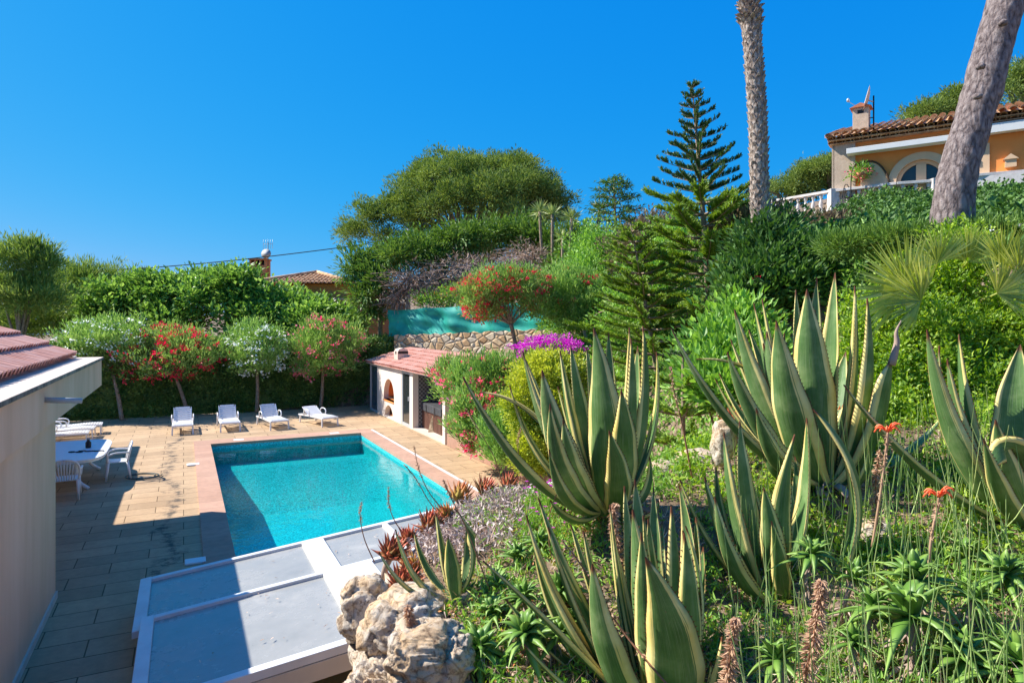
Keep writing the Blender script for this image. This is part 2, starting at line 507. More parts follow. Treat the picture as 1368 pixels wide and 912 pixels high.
def mat_agave():
    m, nt, b = newmat('agave')
    at = N(nt, 'ShaderNodeAttribute', attribute_name='ab'); sp = N(nt, 'ShaderNodeSeparateXYZ'); L(nt, at.outputs['Vector'], sp.inputs[0])
    tc = N(nt, 'ShaderNodeTexCoord')
    # streaks that run the length of the blade
    cb = N(nt, 'ShaderNodeCombineXYZ')
    s1 = N(nt, 'ShaderNodeMath', operation='MULTIPLY'); L(nt, sp.outputs['X'], s1.inputs[0]); s1.inputs[1].default_value = 5
    s2 = N(nt, 'ShaderNodeMath', operation='MULTIPLY'); L(nt, sp.outputs['Y'], s2.inputs[0]); s2.inputs[1].default_value = .6
    L(nt, s1.outputs[0], cb.inputs[0]); L(nt, s2.outputs[0], cb.inputs[1]); L(nt, sp.outputs['Z'], cb.inputs[2])
    st = N(nt, 'ShaderNodeTexNoise', Scale=3.0, Detail=3); L(nt, cb.outputs[0], st.inputs['Vector'])
    ab = N(nt, 'ShaderNodeMath', operation='ABSOLUTE'); L(nt, sp.outputs['X'], ab.inputs[0])
    ed = N(nt, 'ShaderNodeMath', operation='MULTIPLY_ADD'); L(nt, st.outputs['Fac'], ed.inputs[0]); ed.inputs[1].default_value = .50; L(nt, ab.outputs[0], ed.inputs[2])
    re = ramp(nt, ed.outputs[0], [(0.0, (0, 0, 0)), (.925, (0, 0, 0)), (.945, (1, 1, 1)), (1, (1, 1, 1))])
    n1 = N(nt, 'ShaderNodeTexNoise', Scale=4, Detail=6, Roughness=.6); L(nt, tc.outputs['Object'], n1.inputs['Vector'])
    gr = ramp(nt, n1.outputs['Fac'], [(.3, (.05, .125, .03)), (.52, (.11, .21, .06)), (.72, (.24, .33, .13))])
    # bloom: faint cross bands left by neighbouring leaves in the bud
    wv = N(nt, 'ShaderNodeTexNoise', Scale=9, Detail=2); L(nt, cb.outputs[0], wv.inputs['Vector'])
    rw = ramp(nt, wv.outputs['Fac'], [(.56, (0, 0, 0)), (.62, (.35, .35, .35))])
    xb = N(nt, 'ShaderNodeMixRGB'); L(nt, rw.outputs[0], xb.inputs[0]); L(nt, gr.outputs[0], xb.inputs[1]); xb.inputs[2].default_value = (.30, .36, .22, 1)
    sc_ = N(nt, 'ShaderNodeTexNoise', Scale=55, Detail=3); L(nt, tc.outputs['Object'], sc_.inputs['Vector'])
    rs_ = ramp(nt, sc_.outputs['Fac'], [(.70, (0, 0, 0)), (.74, (.75, .75, .75))])
    xs_ = N(nt, 'ShaderNodeMixRGB'); L(nt, rs_.outputs[0], xs_.inputs[0]); L(nt, xb.outputs[0], xs_.inputs[1]); xs_.inputs[2].default_value = (.24, .17, .09, 1); xb = xs_
    ye = ramp(nt, n1.outputs['Fac'], [(.3, (.60, .47, .12)), (.7, (.80, .72, .32))])
    x = N(nt, 'ShaderNodeMixRGB'); L(nt, re.outputs[0], x.inputs[0]); L(nt, xb.outputs[0], x.inputs[1]); L(nt, ye.outputs[0], x.inputs[2])
    # brown margin and terminal spine
    rm = ramp(nt, ab.outputs[0], [(.965, (0, 0, 0)), (.99, (1, 1, 1))])
    rt = ramp(nt, sp.outputs['Y'], [(.945, (0, 0, 0)), (.975, (1, 1, 1))])
    mxx = N(nt, 'ShaderNodeMath', operation='MAXIMUM'); L(nt, rm.outputs[0], mxx.inputs[0]); L(nt, rt.outputs[0], mxx.inputs[1])
    x2 = N(nt, 'ShaderNodeMixRGB'); L(nt, mxx.outputs[0], x2.inputs[0]); L(nt, x.outputs[0], x2.inputs[1]); x2.inputs[2].default_value = (.16, .06, .03, 1)
    L(nt, x2.outputs[0], b.inputs['Base Color'])
    b.inputs['Roughness'].default_value = .5; b.inputs['Specular IOR Level'].default_value = .25
    n3 = N(nt, 'ShaderNodeTexNoise', Scale=30, Detail=4); L(nt, tc.outputs['Object'], n3.inputs['Vector'])
    ad = N(nt, 'ShaderNodeMath', operation='ADD'); L(nt, st.outputs['Fac'], ad.inputs[0]); L(nt, n3.outputs['Fac'], ad.inputs[1])
    bump(nt, b, ad.outputs[0], .25, .008)
    return m


def gradleaf(name, base, tip, rough=.5, trans=.15, var=.25):
    """succulent leaf whose own colour runs from base to tip along the blade"""
    m, nt, b = newmat(name)
    at = N(nt, 'ShaderNodeAttribute', attribute_name='ab'); sp = N(nt, 'ShaderNodeSeparateXYZ'); L(nt, at.outputs['Vector'], sp.inputs[0])
    g = N(nt, 'ShaderNodeNewGeometry')
    a = N(nt, 'ShaderNodeMath', operation='MULTIPLY_ADD'); L(nt, g.outputs['Random Per Island'], a.inputs[0]); a.inputs[1].default_value = var * 2
    a2 = N(nt, 'ShaderNodeMath', operation='SUBTRACT'); L(nt, sp.outputs['Y'], a2.inputs[0]); a2.inputs[1].default_value = var
    L(nt, a2.outputs[0], a.inputs[2])
    r = ramp(nt, a.outputs[0], [(.32, base), (.95, tip)])
    L(nt, r.outputs[0], b.inputs['Base Color']); b.inputs['Roughness'].default_value = rough
    t = N(nt, 'ShaderNodeBsdfTranslucent'); L(nt, r.outputs[0], t.inputs[0])
    ms = N(nt, 'ShaderNodeMixShader'); ms.inputs[0].default_value = trans
    L(nt, b.outputs[0], ms.inputs[1]); L(nt, t.outputs[0], ms.inputs[2]); L(nt, ms.outputs[0], nt.nodes['Material Output'].inputs['Surface'])
    return m


def mat_pane():
    m, nt, b = newmat('dusty_pane')
    tc = N(nt, 'ShaderNodeTexCoord')
    n = N(nt, 'ShaderNodeTexNoise', Scale=1.6, Detail=9, Roughness=.7); L(nt, tc.outputs['Object'], n.inputs['Vector'])
    r = ramp(nt, n.outputs['Fac'], [(.3, (.27, .27, .25)), (.6, (.34, .335, .315)), (.75, (.46, .45, .42))])
    n2 = N(nt, 'ShaderNodeTexNoise', Scale=70, Detail=3); L(nt, tc.outputs['Object'], n2.inputs['Vector'])
    r2 = ramp(nt, n2.outputs['Fac'], [(.25, (.25, .22, .18)), (.31, (1, 1, 1))])
    x = N(nt, 'ShaderNodeMixRGB', blend_type='MULTIPLY'); x.inputs[0].default_value = .8; L(nt, r.outputs[0], x.inputs[1]); L(nt, r2.outputs[0], x.inputs[2])
    L(nt, x.outputs[0], b.inputs['Base Color'])
    r3 = ramp(nt, n.outputs['Fac'], [(.35, (.12, .12, .12)), (.7, (.4, .4, .4))]); L(nt, r3.outputs[0], b.inputs['Roughness'])
    b.inputs['Specular IOR Level'].default_value = .5
    return m


def mat_bark(name, cols, scale, bd=.03, stretch=(1, 1, .45)):
    m, nt, b = newmat(name)
    tc = N(nt, 'ShaderNodeTexCoord'); mp = N(nt, 'ShaderNodeMapping'); mp.inputs['Scale'].default_value = stretch
    L(nt, tc.outputs['Object'], mp.inputs['Vector'])
    v = N(nt, 'ShaderNodeTexVoronoi', Scale=scale, feature='DISTANCE_TO_EDGE'); L(nt, mp.outputs[0], v.inputs['Vector'])
    n = N(nt, 'ShaderNodeTexNoise', Scale=scale * 1.6, Detail=8, Roughness=.7); L(nt, mp.outputs[0], n.inputs['Vector'])
    a = N(nt, 'ShaderNodeMath', operation='MULTIPLY_ADD'); L(nt, v.outputs['Distance'], a.inputs[0]); a.inputs[1].default_value = .7; L(nt, n.outputs['Fac'], a.inputs[2])
    r = ramp(nt, a.outputs[0], [(.36, cols[0]), (.52, cols[1]), (.75, cols[2])])
    L(nt, r.outputs[0], b.inputs['Base Color']); b.inputs['Roughness'].default_value = .95
    bump(nt, b, a.outputs[0], .9, bd)
    return m


M['mosaic'] = mat_mosaic(); M['water'] = mat_water(); M['stonewall'] = mat_stonewall(); M['rock'] = mat_rock()
M['agave'] = mat_agave(); M['pane'] = mat_pane()
M['pine_bark'] = mat_bark('pine_bark', [(.055, .038, .034), (.19, .145, .135), (.34, .28, .26)], 13, .06)
M['palm_bark'] = mat_bark('palm_bark', [(.07, .045, .03), (.26, .19, .14), (.50, .43, .36)], 14, .03)
M['bark'] = mat_bark('bark', [(.12, .08, .05), (.26, .18, .12), (.38, .29, .2)], 14, .01)
M['bark_pale'] = mat_bark('bark_pale', [(.28, .22, .18), (.45, .38, .33), (.6, .54, .48)], 14, .01)
M['dead'] = leafmat('dead', (.13, .085, .06), (.24, .17, .13), (.36, .28, .23), .1, .9)
M['deadbranch'] = flat('deadbranch', (.30, .24, .20), .9, .3)
M['soil'] = noisemat('soil', [(.3, (.09, .06, .04)), (.5, (.20, .14, .09)), (.68, (.34, .26, .18))], 5, .95, .8, .03, 22)
M['earth'] = noisemat('earth', [(.3, (.05, .06, .025)), (.55, (.10, .10, .045)), (.7, (.22, .16, .09))], 1.2, .95, .8, .05, 8)
lf = leafmat
M['l_hedge'] = lf('l_hedge', (.02, .05, .01), (.05, .11, .022), (.13, .22, .05), .2)
M['l_fig'] = lf('l_fig', (.035, .08, .015), (.09, .19, .035), (.24, .38, .10), .3, .4)
M['l_olean'] = lf('l_olean', (.05, .11, .02), (.13, .25, .055), (.28, .40, .13), .3)
M['l_pine'] = lf('l_pine', (.028, .062, .012), (.095, .155, .03), (.21, .28, .065), .2, .7, .75)
M['l_pine2'] = lf('l_pine2', (.04, .085, .014), (.11, .18, .035), (.24, .32, .085), .25, .7, .6)
M['l_juni'] = lf('l_juni', (.02, .06, .01), (.075, .15, .025), (.16, .26, .055), .2, .6, .7)
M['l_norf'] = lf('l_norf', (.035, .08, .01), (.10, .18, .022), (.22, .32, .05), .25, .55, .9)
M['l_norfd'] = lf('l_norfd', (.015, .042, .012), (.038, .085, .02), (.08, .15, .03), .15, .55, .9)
M['l_shrub'] = lf('l_shrub', (.04, .10, .01), (.14, .25, .025), (.32, .42, .07), .4, .5, 1.5)
M['l_gold'] = lf('l_gold', (.09, .15, .015), (.24, .30, .035), (.38, .42, .08), .3, .5, 1.2)
M['l_ivy'] = lf('l_ivy', (.015, .045, .01), (.045, .11, .02), (.10, .20, .04), .2, .65, .8)
M['l_ivyb'] = lf('l_ivyb', (.06, .045, .03), (.14, .10, .06), (.2, .2, .08), .2, .6, .8)
M['l_green'] = lf('l_green', (.045, .12, .016), (.12, .25, .04), (.25, .42, .09), .3, .5, .8)
M['l_palm'] = lf('l_palm', (.10, .15, .02), (.22, .28, .05), (.42, .45, .13), .3, .5, 3)
M['l_yucca'] = lf('l_yucca', (.06, .11, .03), (.14, .20, .06), (.30, .36, .13), .2, .5, 3)
M['l_reed'] = lf('l_reed', (.10, .20, .05), (.22, .34, .11), (.42, .48, .22), .2, .5, 3)
M['l_litter'] = lf('l_litter', (.13, .08, .05), (.36, .24, .16), (.62, .50, .40), .2, .8, 6)
M['l_grey'] = lf('l_grey', (.12, .09, .085), (.28, .22, .20), (.48, .41, .37), .1, .8, 6)
M['f_red'] = lf('f_red', (.26, .006, .015), (.46, .015, .03), (.60, .06, .08), .3, .5)
M['f_pink'] = lf('f_pink', (.62, .03, .09), (.80, .09, .16), (.88, .30, .32), .3, .5)
M['f_white'] = lf('f_white', (.55, .56, .48), (.74, .74, .68), (.85, .85, .8), .3, .5)
M['f_mag'] = lf('f_mag', (.22, .01, .20), (.40, .025, .34), (.55, .09, .46), .3, .5)
M['f_orange'] = lf('f_orange', (.55, .06, .02), (.75, .12, .04), (.85, .25, .1), .2, .5)
M['f_rust'] = lf('f_rust', (.30, .10, .03), (.5, .2, .07), (.6, .35, .12), .2, .5)
M['redaloe'] = gradleaf('redaloe', (.20, .13, .04), (.62, .13, .07), var=.35)
M['redaloe2'] = gradleaf('redaloe2', (.34, .27, .06), (.66, .20, .07), var=.35)
M['orangealoe'] = gradleaf('orangealoe', (.45, .10, .03), (.66, .19, .05))
M['greenaloe'] = gradleaf('greenaloe', (.13, .27, .04), (.34, .50, .10), .45, .2, .2)
M['spike'] = lf('spike', (.17, .09, .05), (.32, .20, .12), (.46, .33, .22), .2, .8, 8)
M['stalk'] = flat('stalk', (.30, .14, .08), .7, .25, 8)
M['greenstalk'] = flat('greenstalk', (.22, .26, .12), .7, .2, 8)


def mat_net():
    m, nt, b = newmat('net')
    tc = N(nt, 'ShaderNodeTexCoord')
    n = N(nt, 'ShaderNodeTexNoise', Scale=1.4, Detail=5); L(nt, tc.outputs['Object'], n.inputs['Vector'])
    r = ramp(nt, n.outputs['Fac'], [(.3, (.015, .30, .23)), (.55, (.03, .55, .43)), (.75, (.09, .70, .58))])
    L(nt, r.outputs[0], b.inputs['Base Color']); b.inputs['Roughness'].default_value = .6
    t = N(nt, 'ShaderNodeBsdfTranslucent'); L(nt, r.outputs[0], t.inputs[0])
    ms = N(nt, 'ShaderNodeMixShader'); ms.inputs[0].default_value = .35
    L(nt, b.outputs[0], ms.inputs[1]); L(nt, t.outputs[0], ms.inputs[2]); L(nt, ms.outputs[0], nt.nodes['Material Output'].inputs['Surface'])
    return m


M['net'] = mat_net()


def mat_smalltile():
    m, nt, b = newmat('smalltile')
    tc = N(nt, 'ShaderNodeTexCoord'); ck = N(nt, 'ShaderNodeTexChecker', Scale=14.0); L(nt, tc.outputs['Object'], ck.inputs['Vector'])
    ck.inputs['Color1'].default_value = (.05, .05, .055, 1); ck.inputs['Color2'].default_value = (.22, .22, .23, 1)
    L(nt, ck.outputs[0], b.inputs['Base Color']); b.inputs['Roughness'].default_value = .4
    return m


M['dark_tile'] = mat_smalltile()
# ------------------------------------------------------------------ terrain
_cp = [(0, 0, 2.15), (0, 2.5, 2.0), (-.9, 3.9, 2.0), (-.6, 4.8, 2.1), (0, 5.5, 2.3), (.69, 4.6, 2.42), (.85, 3.4, 1.80), (2.3, 4.9, 2.6),
       (1.65, 4, 2.1), (3.3, 4.3, 2.5), (2.2, 2.9, 2.15), (1.1, 3, 1.95), (2, 6.3, 2.6), (3, 7, 2.9), (4, 8, 3.4), (4.6, 6.8, 3.2),
       (3.1, 15, 2.2), (5, 16, 2.9), (4.9, 12.5, 5.1), (6.5, 13.3, 5.3), (6, 9, 4.8), (9, 16, 6.0), (10, 13, 5.4), (12, 16, 6.3), (14, 18, 6.9), (9, 11, 5.1), (16, 21, 7.7), (12, 22, 7.8), (13, 27, 8.0), (20, 22, 8.1), (9, 26, 6),
       (5, 22, 3.9), (0, 28, 2.9), (-5, 32, 2.9), (3, 30, 3.7), (0, 45, 4), (12, 45, 10), (27, 60, 14), (35, 50, 17), (60, 60, 24),
       (-15, 40, -.3), (-30, 30, -.4), (-40, 60, -2), (-10, 34, 1), (0, 90, 5), (60, 20, 14), (11, 28, 7.2), (13, 32, 7.9), (20, 34, 8.0), (17, 27, 8.0), (10, 35, 6.6), (22, 46, 10.5), (20, 5, 8), (10, 3, 5), (8, -5, 4),
       (-60, 0, -1), (0, -10, 2.2), (-200, 200, -10), (100, 300, 50), (-300, 700, -22), (300, 700, 40), (-25, 10, -.3), (-25, 25, -.2), (.03, 21.9, 2.3)]
for (v_, u_, z_) in ((7.4, 28, .3), (7.4, 24, .3), (7.4, 19, .33), (7.4, 14, .33), (7.4, 10, .4), (7.5, 6.5, 2.0), (8.6, 14, 1.3), (8.6, 18, 1.2)):
    q = W(v_, u_); _cp.append((q[0], q[1], z_))
_cp = np.array(_cp, float)
_n = len(_cp)
_K = np.linalg.norm(_cp[:, None, :2] - _cp[None, :, :2], axis=-1)
_A = np.zeros((_n + 3, _n + 3)); _A[:_n, :_n] = _K - np.eye(_n) * .02
_A[:_n, _n] = 1; _A[:_n, _n + 1:] = _cp[:, :2]; _A[_n:, :_n] = _A[:_n, _n:].T
_w = np.linalg.solve(_A, np.concatenate([_cp[:, 2], [0, 0, 0]]))


def TZ(x, y):
    """ground height of the garden at world x, y"""
    x = np.asarray(x, float); y = np.asarray(y, float)
    d = np.sqrt((x[..., None] - _cp[:, 0]) ** 2 + (y[..., None] - _cp[:, 1]) ** 2)
    z = d @ _w[:_n] + _w[_n] + _w[_n + 1] * x + _w[_n + 2] * y
    return z + .035 * np.sin(x * 3.1 + 1.7 * np.sin(y * 2.3)) * np.cos(y * 2.9)


def in_deck(x, y):
    v = x * CT + y * ST; u = -x * ST + y * CT
    return ((v < 7.3) & (v > -14) & (u > 5.0) & (u < 29.5)) | ((x < np.interp(y, [0, 2.4, 3.3, 3.6, 4.2, 5.3], [-1.15, -.3, -.12, -.3, -.62, -.75])) & (v > -14) & (u > -8) & (u <= 5.0))


def lines(*segs):
    out = [segs[0][0]]
    for a, b, s in segs:
        k = max(1, int(round((b - a) / s))); out += list(np.linspace(a, b, k + 1)[1:])
    return np.array(out)


gx = lines((-900, -60, 120), (-60, -16, 4), (-16, -2, .7), (-2, 6, .11), (6, 14, .5), (14, 60, 2.5), (60, 900, 120))
gy = lines((-60, -8, 6), (-8, 2, .7), (2, 8.5, .11), (8.5, 34, .35), (34, 80, 3), (80, 1500, 142))
XX, YY = np.meshgrid(gx, gy)
ZZ = TZ(XX, YY)
ZZ = np.where(in_deck(XX, YY), -2.5, ZZ)
g = MB()
nu_, nv_ = len(gx) - 1, len(gy) - 1
ii, jj = np.meshgrid(np.arange(nu_), np.arange(nv_))
k0 = (jj * (nu_ + 1) + ii).ravel()
g.add(np.stack([XX, YY, ZZ], -1).reshape(-1, 3), np.stack([k0, k0 + 1, k0 + nu_ + 2, k0 + nu_ + 1], 1), 0, True)
tag(g.build('ground', M['soil']), kind='structure')

# ------------------------------------------------------------------ deck, pool
PV0, PV1, PU0, PU1 = .74, 5.34, 8.5, 22.1
d = MB()
d.box(-14, .28, -8, 29.5, -.3, 0); d.box(5.78, 9.5, 5.0, 29.5, -.3, 0); d.box(.28, 5.78, 22.85, 29.5, -.3, 0); d.box(.28, 5.78, 2.5, 7.7, -.3, 0)
tag(d.build('pool_deck', M['slabs'], rot=TH), kind='structure')

pool = thing('swimming_pool', 'rectangular turquoise mosaic swimming pool with pink stone coping set in the beige deck', 'pool', W(3, 13), TH)
PO = (3, 13, 0)
b = MB(); b.box(.6, PV0, PU0 - .1, PU1 + .1, -1.6, -.05); b.box(PV1, PV1 + .14, PU0 - .1, PU1 + .1, -1.6, -.05)
b.box(PV0, PV1, PU1, PU1 + .14, -1.6, -.05); b.box(PV0, PV1, PU0 - .14, PU0, -1.6, -.05); b.prism([(PV0, PU0, -1.6), (PV0, PU1, -1.6), (PV0, PU1, -.62), (PV0, 21.0, -.62), (PV0, 18.6, -1.38), (PV0, 12, -1.45), (PV0, PU0, -1.45)], (PV1 - PV0, 0, 0))
b.build('basin', M['mosaic'], pool, PO)
b = MB(); b.box(PV0, PV1, PU1 - .012, PU1 - .001, -.30, -.27); b.build('ledge_strip', M['ledge'], pool, PO)
b = MB(); b.box(.28, PV0, 7.7, 22.85, -.049, .03); b.box(PV1, 5.78, 7.7, 22.85, -.049, .03); b.box(PV0, PV1, PU1, 22.85, -.049, .03); b.box(PV0, PV1, 7.7, PU0, -.049, .03)
b.build('coping', M['coping'], pool, PO)
for (px, py) in ((258, 619.5), (319, 587), (447, 578.3), (261, 748)):
    q = G(px, py, .03); v_, u_ = q[0] * CT + q[1] * ST, -q[0] * ST + q[1] * CT
    b = MB(); b.box(v_ - .15, v_ + .15, u_ - .12, u_ + .12, .001, .036); b.build('skimmer_lid', M['skim'], pool, PO, bevel=.01)
q = G(422, 666, -1.40); v_, u_ = q[0] * CT + q[1] * ST, -q[0] * ST + q[1] * CT
b = MB(); b.lathe((v_, u_, -1.40), [(.16, 0), (.16, .02), (.1, .035), (.02, .04)], 16); b.build('drain_cover', M['skim'], pool, PO)
b = MB(); b.box(PV0, PV1, PU0, PU1, -.145, -.14)
wtr = MB(); wtr.add([(PV0, PU0, -.14), (PV1, PU0, -.14), (PV1, PU1, -.14), (PV0, PU1, -.14)], [[0, 1, 2, 3]])
tag(wtr.build('pool_water', M['water'], rot=TH), kind='structure')
r_ = MB(); r_.box(5.80, 5.87, 6.0, 22.6, .001, .035)
o = tag(r_.build('guide_rail', M['frame_white'], rot=TH), 'long white metal rail laid on the deck beside the right pool edge', 'rail')

# ------------------------------------------------------------------ telescopic pool cover
enc = thing('pool_enclosure', 'low white framed telescopic pool cover with dusty grey panes over the near pool end', 'pool cover', W(2.5, 8), TH)
EO = (2.5, 8, 0)


def EP(v, u, h=0): return (v, u, .40 + .098 * (v + .5) + h)


def eslab(mb, v0, v1, u0, u1, h0, h1, mat=0):
    vs = [EP(v, u, h) for h in (h0, h1) for u in (u0, u1) for v in (v0, v1)]
    mb.add(vs, [[0, 2, 3, 1], [4, 5, 7, 6], [0, 1, 5, 4], [2, 6, 7, 3], [0, 4, 6, 2], [1, 3, 7, 5]], mat)


for (u0, u1, h, vL, div) in ((8.16, 9.8, 0, -.50, [(1.50, 1.80), (2.66, 2.74), (3.75, 3.9), (4.8, 4.88)]), (6.35, 8.3, .075, -.42, [(1.52, 2.12), (3.6, 4.0)])):
    fr = MB()
    eslab(fr, vL, vL + .13, u0, u1, h - .06, h + .02); eslab(fr, 5.78, 5.9, u0, u1, h - .06, h + .02)
    for (a, c) in div: eslab(fr, a, c, u0 + .11, u1 - .09, h - .06, h + .018)
    eslab(fr, vL + .13, 5.78, u1 - .09, u1, h - .06, h + .016); eslab(fr, vL + .13, 5.78, u0, u0 + .11, h - .07, h + .016)
    fr.build('frame', M['frame_white'], enc, EO, bevel=.006)
    edges = [vL + .13] + [x for dd in div for x in dd] + [5.78]
    for k in range(0, len(edges), 2):
        pn = MB(); eslab(pn, edges[k], edges[k + 1], u0 + .11, u1 - .09, h - .035, h - .022); pn.build('pane', M['pane'], enc, EO)
# side skirts, sill and legs
sk = MB()
sk.add([(-.44, 6.40, .03), (-.44, 9.75, .03), (-.44, 9.75, .33), (-.44, 6.40, .33), (-.40, 6.40, .03), (-.40, 9.75, .03), (-.40, 9.75, .33), (-.40, 6.40, .33)],
       [[0, 1, 2, 3], [4, 7, 6, 5], [3, 2, 6, 7], [0, 4, 5, 1], [0, 3, 7, 4], [1, 5, 6, 2]])
sk.build('side_skirt', M['frame_beige'], enc, EO)
sk = MB(); eslab(sk, -.40, 5.88, 6.345, 6.40, -.17, .0); sk.build('sill', M['frame_beige'], enc, EO)
for v_ in (-.40, 1.7, 3.8, 5.8):
    sk = MB(); sk.box(v_, v_ + .07, 6.36, 6.43, .001, .24 + .098 * (v_ + .5)); sk.build('leg', M['frame_beige'], enc, EO)
sk = MB(); sk.box(5.81, 5.86, 6.5, 9.7, .036, .93); sk.build('side_panel', M['pane'], enc, EO)

# ------------------------------------------------------------------ villa at the left
vil = thing('villa', 'beige rendered house corner with pink tiled roof at the left edge beside the deck', 'house', W(-1.56, 10.8), TH)
VO = (-1.56, 10.8, 0)
b = MB(); b.box(-12, -1.56, -8, 10.8, .001, 2.46); b.box(-12, -7, 10.8, 15.6, .001, 2.46); b.build('wall', M['stucco'], vil, VO)
b = MB(); b.box(-1.56, -1.535, -8, 10.81, .001, .09); b.build('skirting', M['ledge'], vil, VO)
RZ, RV, RS = 3.0, -1.95, math.tan(math.radians(24))
poly = [(-1.5, 0, 2.46), (-1.5, 0, 3.0), (RV, 0, 3.0), (-6, 0, 3.0 + (-RV + 6 - 2 * -RV + 2 * -RV - 2 * -RV) * 0 + RS * (6 + RV)), (-10.05, 0, 3.0), (-10.5, 0, 3.0), (-10.5, 0, 2.46)]
poly = [(x, -8.0, z) for x, _, z in poly]
b = MB(); b.prism(poly, (0, 23.8, 0)); b.build('parapet', M['stucco'], vil, VO)
b = MB(); b.box(RV + .02, -1.47, -8, 15.83, 3.001, 3.035)
up_ = nz(np.array([-1, 0, RS]))
p0 = np.array([RV + .02, 15.42, 3.002]); L4 = 4.4
vv = []
for hh in (0.0, .06):
    for uu in (15.42, 15.83):
        for ll in (0, L4):
            vv.append(np.array([RV + .02, uu, 3.002 + hh]) + up_ * ll)
b.add(vv, [[0, 2, 3, 1], [4, 5, 7, 6], [0, 1, 5, 4], [2, 6, 7, 3], [0, 4, 6, 2], [1, 3, 7, 5]])
b.build('ledge', M['ledge'], vil, VO)
b = MB()
tile_rows(b, (RV + .03, -8, 3.05), (RV + .03, 15.4, 3.05), up_, lambda x: (0, 4.4), .215, .50, seg=9, lip=.035, rad=.092, hk=1.0)
for sgn in (0,):
    vv = [np.array([RV + .04, -8, 3.02]), np.array([RV + .04, 15.42, 3.02])]
    b.add([vv[0], vv[1], vv[1] + up_ * 4.4, vv[0] + up_ * 4.4], [[0, 1, 2, 3]])
b.build('roof_tiles', M['pink_tile'], vil, VO)
b = MB(); b.box(-1.469, -1.463, -8, 15.83, 2.985, 3.033); b.build('drip_edge', M['lichen'], vil, VO)
us = UB(60, -1.5); zs = ZB(534, -1.5, us)
b = MB(); b.tube([(-1.52, us, zs), (-1.12, us, zs - .03)], .035, 10); b.build('spout', M['concrete'], vil, VO)
b = MB(); b.box(-9.5, -3.55, 15.85, 24.7, 2.76, 2.92); b.build('added_shade_roof', M['ledge'], vil, VO, bevel=.01)  # unseen roof on posts, added to cast the shade around the table
for q in ((-3.85, 24.35), (-9.2, 24.35), (-9.2, 16.2)):
    b = MB(); b.box(q[0] - .11, q[0] + .11, q[1] - .11, q[1] + .11, .001, 2.758); b.build('post', M['white_wall'], vil, VO)


# ------------------------------------------------------------------ pool house
def arch_panel(mb, mp, s0, s1, z0, z1, a0, a1, zb, zs, dep, mat=0, n=12):
    """wall panel with an arched opening; mp(s, z, y) -> point"""
    def pr(poly):
        mb.prism([mp(s, z, 0) for s, z in poly], np.array(mp(s0, z0, dep)) - np.array(mp(s0, z0, 0)), mat)
    if a0 > s0: pr([(s0, z0), (a0, z0), (a0, z1), (s0, z1)])
    if s1 > a1: pr([(a1, z0), (s1, z0), (s1, z1), (a1, z1)])
    if zb > z0: pr([(a0, z0), (a1, z0), (a1, zb), (a0, zb)])
    c = (a0 + a1) / 2; r = (a1 - a0) / 2
    t = [math.pi - math.pi * i / n for i in range(n + 1)]
    pts = [(c + r * math.cos(x), zs + r * math.sin(x)) for x in t]
    for i in range(n):
        p, q = pts[i], pts[i + 1]
        pr([p, q, (q[0], z1), (p[0], z1)])


ph = thing('pool_house', 'small cream pool house with pink tile roof, barbecue niche and open bay', 'pool house', W(7.15, 23), TH)
HO = (7.15, 23, 0)
FV = 7.15
uu = {k: UB(k, FV) for k in (494, 497.5, 502, 504, 512.5, 526.5, 536.5, 538.5, 545, 547.5, 551.5, 591, 594.5)}
mpv = lambda s, z, y: (FV + y, s, z)
b = MB()
# the panel runs with s decreasing towards the viewer, so use the smaller u first
n0, n1 = uu[526.5], uu[512.5]
w0, w1 = uu[536.5], uu[504]
um = (n0 + n1) / 2
zlo = ZB(560, FV, um); zn0 = ZB(535, FV, um); zn1 = ZB(506, FV, um); zl1 = ZB(541, FV, um)
rr = (n1 - n0) / 2
arch_panel(b, mpv, w0, w1, .001, (zl1 + zn0) / 2 + .02, n0 + .08, n1 - .08, .05, zl1 - (rr - .08), .2)
arch_panel(b, mpv, w0, w1, (zl1 + zn0) / 2 + .02, 2.0, n0, n1, zn0, zn1 - rr, .2)
b.box(FV, FV + .2, uu[551.5], uu[547.5], .001, 2.0); b.box(FV, FV + .2, uu[594.5], uu[591], .001, 2.0)
b.box(FV + .2, 8.9, uu[504] - .15, uu[504], .001, 2.0); b.box(FV + .2, 8.9, uu[551.5], uu[551.5] + .12, .001, 2.0); b.box(8.9, 9.1, 17.2, uu[494], .001, 2.3)
b.box(FV + .35, 8.9, uu[594.5] - .14, uu[594.5], .001, 1.1)
b.build('wall', M['white_wall'], ph, HO)
b = MB(); b.box(FV + .2, FV + .75, n0 - .1, n1 + .1, .05, .08); b.box(FV + .72, FV + .78, n0 - .1, n1 + .1, .05, zn1 + .1); b.box(FV + .2, FV + .72, n0 - .12, n0 - .001, .05, zn1 + .1)
b.box(FV + .2, FV + .72, n1 + .001, n1 + .12, .05, zn1 + .1); b.box(FV - .03, FV + .7, n0 + .01, n1 - .01, zn0 - .04, zn0)
b.build('barbecue_niche', M['orange_wall'], ph, HO)
b = MB(); b.lathe((FV + .35, um, .06), [(.05, 0), (.13, .1), (.15, .3), (.12, .45), (.04, .5)], 14); b.build('gas_bottle', flat('bottle_grey', (.5, .52, .52), .4), ph, HO)
b = MB()
for k in range(9): b.tube([(FV + .05, n0 + .1 + k * (n1 - n0 - .2) / 8, zn0 + .1), (FV + .5, n0 + .1 + k * (n1 - n0 - .2) / 8, zn0 + .1)], .008, 5)
b.build('grill', M['iron'], ph, HO)
